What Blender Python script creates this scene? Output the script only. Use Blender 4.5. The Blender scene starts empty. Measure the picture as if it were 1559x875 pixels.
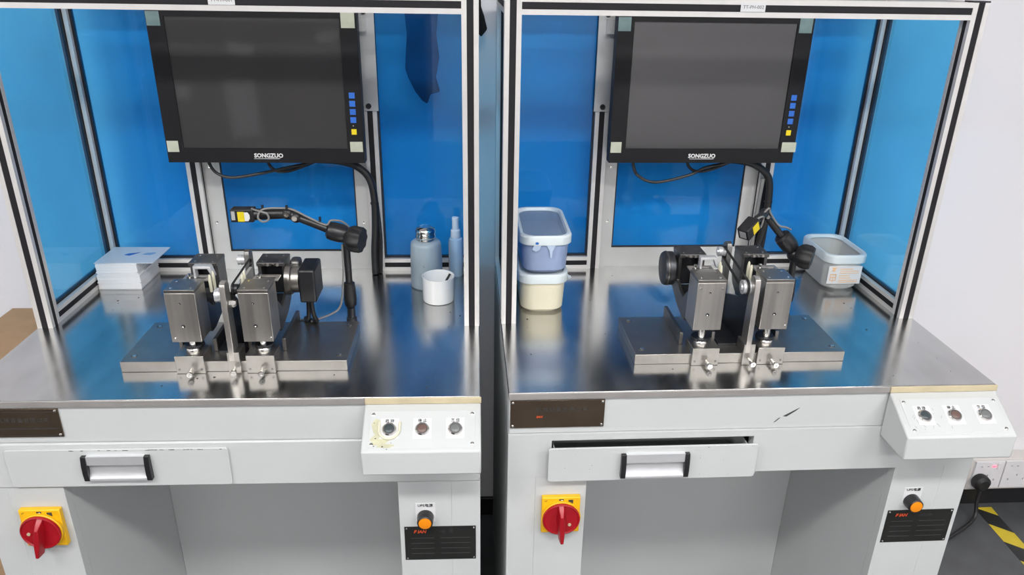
import bpy, bmesh, math, random
from mathutils import Matrix, Vector
random.seed(7)
sc = bpy.context.scene
C = sc.collection
TABLE = 0.85                       # worktop height above the floor
A0 = 0.0605                        # yaw of the camera against the room

def rotz(a): return Matrix.Rotation(a, 4, 'Z')

# ------------------------------------------------------------------ camera
cam_d = bpy.data.cameras.new('camera'); cam = bpy.data.objects.new('camera', cam_d); C.objects.link(cam)
cam_d.sensor_fit = 'HORIZONTAL'; cam_d.sensor_width = 36.0; cam_d.lens = 1151.3 / 1559 * 36.0
cam_d.clip_start = 0.02
_p, _r = 0.4043, 0.0170
_fw = Vector((0, math.cos(_p), -math.sin(_p))); _rt = Vector((1, 0, 0)); _up = _rt.cross(_fw)
_r2 = _rt * math.cos(_r) + _up * math.sin(_r); _u2 = -_rt * math.sin(_r) + _up * math.cos(_r)
_m = Matrix(((_r2.x, _u2.x, -_fw.x, 0), (_r2.y, _u2.y, -_fw.y, 0), (_r2.z, _u2.z, -_fw.z, 0), (0, 0, 0, 1)))
cam.matrix_world = Matrix.Translation((0, 0, 0.6983 + TABLE)) @ rotz(-A0) @ _m
sc.camera = cam

# ------------------------------------------------------------------ world, exposure
w = bpy.data.worlds.new('world'); sc.world = w; w.use_nodes = True
w.node_tree.nodes['Background'].inputs[0].default_value = (0.9, 0.95, 1, 1)
w.node_tree.nodes['Background'].inputs[1].default_value = 0.0
sc.view_settings.view_transform = 'Standard'; sc.view_settings.look = 'None'
sc.view_settings.exposure = -0.06; sc.view_settings.gamma = 1.0; sc.view_settings.use_curve_mapping = False
sc.cycles.transparent_max_bounces = 24
sc.cycles.max_bounces = 12
LAMP_W = 40.0                      # every ceiling lamp of the room alike

# ------------------------------------------------------------------ materials
def sl(c): return tuple((x / 12.92 if x <= 0.04045 else ((x + 0.055) / 1.055) ** 2.4) for x in (v / 255 for v in c))
MATS = {}
def mat(name, col, rough=0.5, metal=0.0, noise=0.0, nscale=8.0, bump=0.0, bscale=200.0, spec=0.5, emit=0.0, trans=0.0,
        aniso=0.0, coat=0.0, stretch=None, rnoise=0.0, sss=0.0, alpha=1.0):
    if name in MATS: return MATS[name]
    m = bpy.data.materials.new(name); m.use_nodes = True; nt = m.node_tree; b = nt.nodes['Principled BSDF']
    c4 = (*col, 1)
    b.inputs['Base Color'].default_value = c4; b.inputs['Roughness'].default_value = rough
    b.inputs['Metallic'].default_value = metal; b.inputs['Specular IOR Level'].default_value = spec
    b.inputs['Transmission Weight'].default_value = trans; b.inputs['Coat Weight'].default_value = coat
    b.inputs['Alpha'].default_value = alpha
    if sss: b.inputs['Subsurface Weight'].default_value = sss; b.inputs['Subsurface Radius'].default_value = (0.02, 0.02, 0.02)
    if emit: b.inputs['Emission Color'].default_value = c4; b.inputs['Emission Strength'].default_value = emit
    if aniso: b.inputs['Anisotropic'].default_value = aniso
    co = nt.nodes.new('ShaderNodeTexCoord'); src = co.outputs['Object']
    if stretch:
        mp = nt.nodes.new('ShaderNodeMapping'); mp.inputs['Scale'].default_value = stretch
        nt.links.new(src, mp.inputs[0]); src = mp.outputs[0]
    if noise or rnoise:
        n = nt.nodes.new('ShaderNodeTexNoise'); n.inputs['Scale'].default_value = nscale; n.inputs['Detail'].default_value = 5
        nt.links.new(src, n.inputs['Vector'])
        if noise:
            r = nt.nodes.new('ShaderNodeMapRange'); r.inputs[1].default_value = 0.3; r.inputs[2].default_value = 0.7
            r.inputs[3].default_value = 1 - noise; r.inputs[4].default_value = 1.0
            nt.links.new(n.outputs[0], r.inputs[0])
            mx = nt.nodes.new('ShaderNodeMix'); mx.data_type = 'RGBA'; mx.blend_type = 'MULTIPLY'; mx.inputs[0].default_value = 1
            mx.inputs[6].default_value = c4; nt.links.new(r.outputs[0], mx.inputs[7]); nt.links.new(mx.outputs[2], b.inputs['Base Color'])
        if rnoise:
            r = nt.nodes.new('ShaderNodeMapRange'); r.inputs[1].default_value = 0.3; r.inputs[2].default_value = 0.7
            r.inputs[3].default_value = rough - rnoise; r.inputs[4].default_value = rough + rnoise
            nt.links.new(n.outputs[0], r.inputs[0]); nt.links.new(r.outputs[0], b.inputs['Roughness'])
    if bump:
        n2 = nt.nodes.new('ShaderNodeTexNoise'); n2.inputs['Scale'].default_value = bscale; n2.inputs['Detail'].default_value = 3
        nt.links.new(src, n2.inputs['Vector'])
        bp = nt.nodes.new('ShaderNodeBump'); bp.inputs['Strength'].default_value = bump; bp.inputs['Distance'].default_value = 0.001
        nt.links.new(n2.outputs[0], bp.inputs['Height']); nt.links.new(bp.outputs[0], b.inputs['Normal'])
    MATS[name] = m
    return m

def acrylic(name, face_tint):
    m = bpy.data.materials.new(name); m.use_nodes = True; nt = m.node_tree
    nt.nodes.remove(nt.nodes['Principled BSDF']); out = nt.nodes['Material Output']
    tr = nt.nodes.new('ShaderNodeBsdfTransparent')
    co = nt.nodes.new('ShaderNodeTexCoord'); n = nt.nodes.new('ShaderNodeTexNoise'); n.inputs['Scale'].default_value = 5
    nt.links.new(co.outputs['Object'], n.inputs['Vector'])
    ra = nt.nodes.new('ShaderNodeValToRGB'); ra.color_ramp.elements[0].position = 0.3; ra.color_ramp.elements[1].position = 0.7
    ra.color_ramp.elements[0].color = (*[c * 0.96 for c in face_tint], 1); ra.color_ramp.elements[1].color = (*face_tint, 1)
    nt.links.new(n.outputs[0], ra.inputs[0]); nt.links.new(ra.outputs[0], tr.inputs[0])
    gl = nt.nodes.new('ShaderNodeBsdfGlossy'); gl.inputs['Roughness'].default_value = 0.03
    df = nt.nodes.new('ShaderNodeBsdfDiffuse'); df.inputs[0].default_value = (0.02, 0.30, 0.95, 1)
    m0 = nt.nodes.new('ShaderNodeMixShader'); m0.inputs[0].default_value = 0.08
    nt.links.new(tr.outputs[0], m0.inputs[1]); nt.links.new(df.outputs[0], m0.inputs[2])
    fr = nt.nodes.new('ShaderNodeFresnel')              # thin sheet: the same reflectance on entry and exit
    ge = nt.nodes.new('ShaderNodeNewGeometry'); mr = nt.nodes.new('ShaderNodeMapRange')
    mr.inputs[3].default_value = 1.45; mr.inputs[4].default_value = 1 / 1.45
    nt.links.new(ge.outputs['Backfacing'], mr.inputs[0]); nt.links.new(mr.outputs[0], fr.inputs[0])
    m1 = nt.nodes.new('ShaderNodeMixShader')
    nt.links.new(fr.outputs[0], m1.inputs[0]); nt.links.new(m0.outputs[0], m1.inputs[1]); nt.links.new(gl.outputs[0], m1.inputs[2])
    nt.links.new(m1.outputs[0], out.inputs[0])
    MATS[name] = m
    return m

def clear_plastic(name, tint, diff, frac):
    m = bpy.data.materials.new(name); m.use_nodes = True; nt = m.node_tree
    nt.nodes.remove(nt.nodes['Principled BSDF']); out = nt.nodes['Material Output']
    tr = nt.nodes.new('ShaderNodeBsdfTransparent'); tr.inputs[0].default_value = (*tint, 1)
    df = nt.nodes.new('ShaderNodeBsdfPrincipled'); df.inputs['Base Color'].default_value = (*diff, 1); df.inputs['Roughness'].default_value = 0.25
    m0 = nt.nodes.new('ShaderNodeMixShader'); m0.inputs[0].default_value = frac
    nt.links.new(tr.outputs[0], m0.inputs[1]); nt.links.new(df.outputs[0], m0.inputs[2]); nt.links.new(m0.outputs[0], out.inputs[0])
    MATS[name] = m
    return m

mat('wall_paint', (0.84, 0.825, 0.85), 0.7, noise=0.03, nscale=1.5, bump=0.05, bscale=120)
mat('ceiling_paint', (0.8, 0.8, 0.8), 0.8, noise=0.02)
mat('floor_grey', (0.085, 0.09, 0.095), 0.45, noise=0.25, nscale=14, bump=0.1, bscale=90)
mat('black_skirting', (0.012, 0.012, 0.014), 0.4, noise=0.1)
mat('paint', (0.565, 0.585, 0.585), 0.42, noise=0.035, nscale=6, bump=0.03, bscale=260)
mat('steel_top', (0.66, 0.66, 0.65), 0.20, 1.0, noise=0.30, nscale=3.5, rnoise=0.05, bump=0.06, bscale=60, stretch=(3, 1, 1))
mat('steel_edge', (0.42, 0.40, 0.385), 0.45, 0.4, noise=0.2, nscale=10)
mat('alu', (0.74, 0.73, 0.71), 0.38, 0.4, noise=0.06, nscale=20)
mat('alu_plate', (0.62, 0.63, 0.62), 0.42, 0.5, noise=0.08, nscale=12)
mat('slot_black', (0.014, 0.013, 0.016), 0.6, spec=0.3, noise=0.15, nscale=30)
mat('gasket', (0.012, 0.014, 0.02), 0.5, noise=0.1)
acrylic('blue_acrylic', (0.38, 0.80, 1.0))
mat('monitor_black', (0.012, 0.012, 0.0135), 0.5, spec=0.25, noise=0.1, nscale=30)
mat('screen', (0.056, 0.055, 0.056), 0.06, 0.0, noise=0.12, nscale=4, spec=1.0)
mat('key_blue', sl((46, 110, 205)), 0.5, noise=0.05); mat('key_yellow', sl((240, 215, 30)), 0.5, noise=0.05)
mat('tape', sl((196, 200, 180)), 0.6, noise=0.15, nscale=40); mat('tape_clear', sl((120, 145, 145)), 0.4, noise=0.2, nscale=60)
mat('ink', (0.02, 0.02, 0.022), 0.7, noise=0.05); mat('plate_print', (0.075, 0.075, 0.078), 0.6, noise=0.05); mat('ink_grey', (0.18, 0.18, 0.19), 0.7, noise=0.05)
mat('white_print', (0.75, 0.75, 0.75), 0.6, noise=0.03); mat('orange_print', sl((215, 80, 35)), 0.6, noise=0.05)
mat('sticker', (0.70, 0.71, 0.72), 0.6, noise=0.03)
mat('tool_steel', (0.62, 0.59, 0.55), 0.34, 0.88, noise=0.22, nscale=10, stretch=(9, 9, 0.4), rnoise=0.06)
mat('plate_steel', (0.36, 0.345, 0.32), 0.30, 0.92, noise=0.14, nscale=25)
mat('dark_steel', (0.22, 0.215, 0.21), 0.36, 0.9, noise=0.3, nscale=30)
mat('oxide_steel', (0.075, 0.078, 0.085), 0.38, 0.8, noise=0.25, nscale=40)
mat('chrome', (0.78, 0.77, 0.74), 0.15, 1.0, noise=0.05)
mat('alu_bright', (0.80, 0.81, 0.83), 0.32, 0.6, noise=0.08)
mat('nylon', sl((215, 212, 190)), 0.4, noise=0.05, sss=0.2)
mat('rubber', (0.012, 0.012, 0.013), 0.55, noise=0.15, nscale=30)
mat('black_plastic', (0.016, 0.016, 0.018), 0.32, noise=0.1, nscale=30)
mat('cable_grey', (0.22, 0.22, 0.21), 0.5, noise=0.08)
mat('cable_black', (0.014, 0.014, 0.015), 0.45, noise=0.1)
mat('label_orange', sl((232, 190, 140)), 0.6, noise=0.05); mat('label_yellow', sl((228, 205, 30)), 0.5, noise=0.12, nscale=90)
mat('bronze_plate', (0.17, 0.125, 0.088), 0.16, 0.8, noise=0.25, nscale=14)
mat('black_plate', (0.035, 0.036, 0.034), 0.3, 0.5, noise=0.25, nscale=16)
mat('switch_yellow', sl((240, 185, 20)), 0.4, noise=0.08, nscale=20); mat('switch_red', sl((165, 12, 28)), 0.36, noise=0.12, nscale=24)
mat('lamp_orange', sl((238, 140, 10)), 0.35, noise=0.05); mat('edge_tape', sl((206, 193, 160)), 0.55, noise=0.2, nscale=20)
mat('button_dark', (0.05, 0.065, 0.07), 0.3, noise=0.1); mat('button_rust', (0.16, 0.10, 0.085), 0.35, noise=0.2); mat('button_clear', (0.17, 0.18, 0.18), 0.25, noise=0.1)
mat('paper_white', (0.80, 0.80, 0.81), 0.7, noise=0.03)
mat('film', (0.62, 0.68, 0.74), 0.3, noise=0.05)
mat('blue_ink', sl((30, 105, 195)), 0.5, noise=0.2, nscale=60); mat('blue_ink_pale', sl((125, 170, 215)), 0.5, noise=0.2, nscale=60)
mat('frosted', sl((162, 178, 188)), 0.35, noise=0.08, nscale=20, sss=0.3)
mat('spray_body', sl((185, 213, 235)), 0.3, noise=0.05, sss=0.3); mat('spray_cap', sl((222, 236, 246)), 0.3, noise=0.03)
mat('ceramic', (0.85, 0.86, 0.86), 0.2, noise=0.02, coat=0.3)
mat('cream', sl((226, 220, 196)), 0.4, noise=0.05, nscale=10, sss=0.2); mat('lavender', sl((150, 168, 203)), 0.35, noise=0.18, nscale=14, sss=0.15)
mat('tub_white', sl((215, 225, 228)), 0.35, noise=0.05, sss=0.2); mat('tub_grey', sl((200, 202, 200)), 0.4, noise=0.05, sss=0.2)
clear_plastic('lid_clear', (0.80, 0.87, 0.92), (0.55, 0.65, 0.75), 0.30)
mat('drip_pale', sl((180, 197, 220)), 0.35, noise=0.05); mat('green_print', sl((60, 90, 60)), 0.6, noise=0.1)
mat('cardboard', sl((170, 140, 108)), 0.8, noise=0.12, nscale=30, bump=0.1, bscale=150)
mat('black_cloth', (0.012, 0.012, 0.016), 0.9, noise=0.3, nscale=40, bump=0.3, bscale=400)
mat('hazard_yellow', sl((215, 190, 50)), 0.5, noise=0.15, nscale=25); mat('hazard_black', (0.02, 0.02, 0.021), 0.5, noise=0.15)
mat('socket_white', (0.76, 0.75, 0.77), 0.35, noise=0.02); mat('trunk_white', (0.66, 0.63, 0.60), 0.45, noise=0.05)
mat('led_red', (1.0, 0.05, 0.08), 0.4, emit=6.0)
mat('chip_dark', (0.05, 0.05, 0.05), 0.7, noise=0.3, nscale=90); mat('stain_yellow', sl((203, 202, 172)), 0.5, noise=0.25, nscale=50)
mat('lamp_housing', (0.75, 0.75, 0.75), 0.5, noise=0.02)

# ------------------------------------------------------------------ mesh builder
class MB:
    def __init__(s): s.v = []; s.f = []; s.mi = []; s.sm = []
    def add(s, vs, fs, mi=0, smooth=False):
        o = len(s.v); s.v += [tuple(v) for v in vs]
        for f in fs: s.f.append(tuple(i + o for i in f)); s.mi.append(mi); s.sm.append(smooth)
        return s
    def box(s, x0, x1, y0, y1, z0, z1, mi=0):
        vs = [(x, y, z) for z in (z0, z1) for y in (y0, y1) for x in (x0, x1)]
        return s.add(vs, [(0, 2, 3, 1), (4, 5, 7, 6), (0, 1, 5, 4), (2, 6, 7, 3), (0, 4, 6, 2), (1, 3, 7, 5)], mi)
    def prism(s, poly, axis, a, b, mi=0):
        """poly: 2D points in the plane of the two other axes (x: (y,z), y: (x,z), z: (x,y))"""
        n = len(poly)
        def P(q, t):
            return {'x': (t, q[0], q[1]), 'y': (q[0], t, q[1]), 'z': (q[0], q[1], t)}[axis]
        area = sum(poly[i][0] * poly[(i + 1) % n][1] - poly[(i + 1) % n][0] * poly[i][1] for i in range(n))
        if (area > 0) == (axis == 'y'): poly = poly[::-1]
        vs = [P(q, a) for q in poly] + [P(q, b) for q in poly]
        fs = [tuple(range(n))[::-1], tuple(range(n, 2 * n))] + [(i, (i + 1) % n, n + (i + 1) % n, n + i) for i in range(n)]
        return s.add(vs, fs, mi)
    def lathe(s, prof, c=(0, 0, 0), d=(0, 0, 1), seg=24, mi=0, smooth=True):
        """prof: list of (radius, height) along direction d from c; closed with caps where radius > 0 at ends"""
        d = Vector(d).normalized(); q = d.to_track_quat('Z', 'Y').to_matrix(); c = Vector(c); o = len(s.v); n = len(prof)
        for r, h in prof:
            for k in range(seg):
                t = 2 * math.pi * k / seg
                s.v.append(tuple(c + q @ Vector((max(r, 1e-5) * math.cos(t), max(r, 1e-5) * math.sin(t), h))))
        for i in range(n - 1):
            for k in range(seg):
                k2 = (k + 1) % seg
                s.f.append((o + i * seg + k, o + i * seg + k2, o + (i + 1) * seg + k2, o + (i + 1) * seg + k)); s.mi.append(mi); s.sm.append(smooth)
        s.f.append(tuple(o + k for k in range(seg))[::-1]); s.mi.append(mi); s.sm.append(False)
        s.f.append(tuple(o + (n - 1) * seg + k for k in range(seg))); s.mi.append(mi); s.sm.append(False)
        return s
    def cyl(s, c, d, r, h, seg=20, mi=0): return s.lathe([(r, 0), (r, h)], c, d, seg, mi)
    def rod(s, a, b, r0, r1=None, seg=14, mi=0):
        a = Vector(a); b = Vector(b); return s.lathe([(r0, 0), (r1 if r1 else r0, (b - a).length)], a, b - a, seg, mi)
    def ball(s, c, r, seg=14, mi=0, sc_=(1, 1, 1)):
        vs = []; N = 8
        for i in range(N + 1):
            p = math.pi * i / N
            for k in range(seg):
                t = 2 * math.pi * k / seg; rr = max(math.sin(p), 1e-4)
                vs.append((c[0] + r * sc_[0] * rr * math.cos(t), c[1] + r * sc_[1] * rr * math.sin(t), c[2] - r * sc_[2] * math.cos(p)))
        fs = [(i * seg + k, i * seg + (k + 1) % seg, (i + 1) * seg + (k + 1) % seg, (i + 1) * seg + k) for i in range(N) for k in range(seg)]
        return s.add(vs, fs, mi, True)
    def tube(s, pts, r, seg=8, mi=0, sub=6):
        P = [Vector(p) for p in pts]
        if sub > 1 and len(P) > 2:                      # Catmull-Rom
            Q = []
            for i in range(len(P) - 1):
                p0 = P[max(i - 1, 0)]; p1 = P[i]; p2 = P[i + 1]; p3 = P[min(i + 2, len(P) - 1)]
                for k in range(sub):
                    t = k / sub
                    Q.append(0.5 * ((2 * p1) + (p2 - p0) * t + (2 * p0 - 5 * p1 + 4 * p2 - p3) * t * t + (3 * p1 - p0 - 3 * p2 + p3) * t ** 3))
            P = Q + [P[-1]]
        o = len(s.v); up = None
        for i, p in enumerate(P):
            d = (P[min(i + 1, len(P) - 1)] - P[max(i - 1, 0)]).normalized()
            if up is None: up = d.orthogonal().normalized()
            up = (up - d * up.dot(d)); up = up.normalized() if up.length > 1e-6 else d.orthogonal().normalized()
            sd = d.cross(up)
            for k in range(seg):
                t = 2 * math.pi * k / seg; s.v.append(tuple(p + (up * math.cos(t) + sd * math.sin(t)) * r))
        n = len(P)
        for i in range(n - 1):
            for k in range(seg):
                k2 = (k + 1) % seg
                s.f.append((o + i * seg + k, o + i * seg + k2, o + (i + 1) * seg + k2, o + (i + 1) * seg + k)); s.mi.append(mi); s.sm.append(True)
        s.f.append(tuple(o + k for k in range(seg))[::-1]); s.mi.append(mi); s.sm.append(False)
        s.f.append(tuple(o + (n - 1) * seg + k for k in range(seg))); s.mi.append(mi); s.sm.append(False)
        return s
    def loft(s, rings, mi=0, cap0=True, cap1=True, smooth=True):
        o = len(s.v); n = len(rings[0])
        for r in rings: s.v += [tuple(p) for p in r]
        for i in range(len(rings) - 1):
            for k in range(n):
                k2 = (k + 1) % n
                s.f.append((o + i * n + k, o + i * n + k2, o + (i + 1) * n + k2, o + (i + 1) * n + k)); s.mi.append(mi); s.sm.append(smooth)
        if cap0: s.f.append(tuple(o + k for k in range(n))[::-1]); s.mi.append(mi); s.sm.append(False)
        if cap1: s.f.append(tuple(o + (len(rings) - 1) * n + k for k in range(n))); s.mi.append(mi); s.sm.append(False)
        return s

def rrect(x0, x1, y0, y1, r, z, n=6):
    pts = []
    for cx, cy, a in ((x1 - r, y1 - r, 0), (x0 + r, y1 - r, 90), (x0 + r, y0 + r, 180), (x1 - r, y0 + r, 270)):
        for k in range(n + 1):
            t = math.radians(a + 90 * k / n); pts.append((cx + r * math.cos(t), cy + r * math.sin(t), z))
    return pts

OFF = {}
def mk(name, mb, mats, parent=None, bevel=0.0, m4=None, label=None):
    """link one mesh object; with a parent the vertices are given in the parent's frame (its base subtracted)"""
    me = bpy.data.meshes.new(name)
    off = Vector(OFF.get(parent.name, (0, 0, 0))) if (parent is not None and m4 is None) else Vector((0, 0, 0))
    me.from_pydata([tuple(Vector(v) - off) for v in mb.v], [], mb.f)
    if isinstance(mats, str): mats = [mats]
    for m in mats: me.materials.append(MATS[m])
    me.polygons.foreach_set('material_index', mb.mi); me.polygons.foreach_set('use_smooth', mb.sm); me.update(); me.set_sharp_from_angle(angle=math.radians(38))
    o = bpy.data.objects.new(name, me); C.objects.link(o)
    if parent is not None:
        o.parent = parent
        OFF[o.name] = tuple(OFF.get(parent.name, (0, 0, 0))) if m4 is None else (0, 0, 0)
    if m4 is not None: o.matrix_local = (Matrix.Translation(-Vector(OFF.get(parent.name, (0, 0, 0)))) @ m4) if parent is not None else m4
    if bevel:
        b = o.modifiers.new('bevel', 'BEVEL'); b.width = bevel; b.segments = 2; b.limit_method = 'ANGLE'; b.angle_limit = math.radians(40)
    if label: o['label'] = label
    return o

def tag(o, label, cat, group=None):
    o['label'] = label; o['category'] = cat
    if group: o['group'] = group
    return o

def struct(name, mb, m, parent=None, bevel=0):
    o = mk(name, mb, m, parent, bevel)
    if parent is None: o['kind'] = 'structure'
    return o

# machine frames: local x to the right along the front, y to the back, z = 0 on the worktop
def mframe(x, y, a):
    return rotz(-A0) @ Matrix.Translation((x, y, TABLE)) @ rotz(a)
MF = [mframe(-0.9514, 1.098, 0.0521), mframe(-0.0022, 1.1563, 0.0688)]

def thing(name, label, cat, k, base, group=None):
    """an Empty at the thing's base, base in the frame of bench k; its parts are given in that bench's frame"""
    o = bpy.data.objects.new(name, None); C.objects.link(o); o.empty_display_size = 0.05
    o.matrix_world = MF[k] @ Matrix.Translation(base)
    OFF[o.name] = tuple(base)
    return tag(o, label, cat, group)

def single(name, mb, m, k, base, label, cat, group=None, bevel=0.0):
    """a thing that is one mesh, given in bench k's frame, origin at its base"""
    b = Vector(base); mb.v = [tuple(Vector(v) - b) for v in mb.v]
    o = mk(name, mb, m, None, bevel); o.matrix_world = MF[k] @ Matrix.Translation(b)
    return tag(o, label, cat, group)

def text_mb(txt, size, shear=0.0, bold=0.0, spacing=1.0, thick=0.0002):
    cu = bpy.data.curves.new('txt', 'FONT'); cu.body = txt; cu.size = size; cu.align_x = 'CENTER'; cu.align_y = 'CENTER'
    cu.shear = shear; cu.offset = bold; cu.space_character = spacing; cu.extrude = thick; cu.resolution_u = 2
    ob = bpy.data.objects.new('txt', cu); C.objects.link(ob)
    dg = bpy.context.evaluated_depsgraph_get(); ev = ob.evaluated_get(dg); me = ev.to_mesh()
    mb = MB().add([v.co[:] for v in me.vertices], [tuple(p.vertices) for p in me.polygons])
    ev.to_mesh_clear(); bpy.data.objects.remove(ob); bpy.data.curves.remove(cu)
    return mb

def front_m4(x, y, z, rot=0.0):        # local XY plane standing upright, facing -y
    return Matrix.Translation((x, y, z)) @ Matrix.Rotation(math.pi / 2, 4, 'X') @ rotz(rot)

# ------------------------------------------------------------------ room
RX = MF[1].to_3x3() @ Vector((1, 0, 0))
_wb = MF[1] @ Vector((1.57, 0.695, 0))
YW = _wb.y
X0, X1, Y0, CEIL = -2.6, 3.3, -3.6, 2.75
struct('floor', MB().box(X0, X1, Y0, YW, -0.05, 0), 'floor_grey')
struct('ceiling', MB().box(X0, X1, Y0, YW, CEIL, CEIL + 0.05), 'ceiling_paint')
struct('wall_back', MB().box(X0, X1, YW, YW + 0.08, 0, CEIL), 'wall_paint')
struct('wall_front', MB().box(X0, X1, Y0 - 0.08, Y0, 0, CEIL), 'wall_paint')
struct('wall_left', MB().box(X0 - 0.08, X0, Y0, YW, 0, CEIL), 'wall_paint')
struct('wall_right', MB().box(X1, X1 + 0.08, Y0, YW, 0, CEIL), 'wall_paint')
struct('baseboard_back', MB().box(X0, X1, YW - 0.012, YW, 0, 0.062), 'black_skirting', bevel=0.002)

def ceiling_lamp(x, y, label, key):
    o = bpy.data.objects.new('ceiling_lamp', None); C.objects.link(o); o.location = (x, y, CEIL)
    tag(o, label, 'lamp', 'ceiling lamps of the room')
    h = MB(); h.box(-0.62, 0.62, -0.17, -0.15, -0.07, 0); h.box(-0.62, 0.62, 0.15, 0.17, -0.07, 0)
    h.box(-0.62, -0.60, -0.15, 0.15, -0.07, 0); h.box(0.60, 0.62, -0.15, 0.15, -0.07, 0); h.box(-0.6, 0.6, -0.15, 0.15, -0.012, 0)
    mk('housing', h, 'lamp_housing', o)
    ln_ = 'ceiling_light_%s_offscreen' % key; ld = bpy.data.lights.new(ln_, 'AREA'); ld.shape = 'RECTANGLE'; ld.size = 1.18; ld.size_y = 0.28; ld.energy = LAMP_W
    ld.color = (1.0, 0.985, 0.97)
    l = bpy.data.objects.new(ln_, ld); C.objects.link(l); l.parent = o; l.location = (0, 0, -0.03)
for i, (x, y) in enumerate([(-1.5, -2.2), (0.2, -2.2), (1.9, -2.2), (-1.5, -0.35), (0.2, -0.35), (1.9, -0.35)]):
    ceiling_lamp(x, y, 'white rectangular ceiling light panel in the row %s, %s of three' % ('near the benches' if y > -1 else 'by the opposite wall', ('first', 'second', 'third')[i % 3]),
                 '%s_%s' % ('near' if y > -1 else 'far', ('left', 'middle', 'right')[i % 3]))

# ------------------------------------------------------------------ bench
def slope_m4(x, t, n=0.0):
    """frame on the sloping face of the control box: local x along the bench, y up the slope, z out of it"""
    s0 = Vector((0, -0.004, -0.010)); s1 = Vector((0, -0.082, -0.056)); d = (s0 - s1); L = d.length; yv = d.normalized(); xv = Vector((1, 0, 0)); zv = xv.cross(yv)
    p = s0 + (s1 - s0) * t + zv * n + Vector((x, 0, 0))
    return Matrix(((xv.x, yv.x, zv.x, p.x), (xv.y, yv.y, zv.y, p.y), (xv.z, yv.z, zv.z, p.z), (0, 0, 0, 1)))

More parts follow.
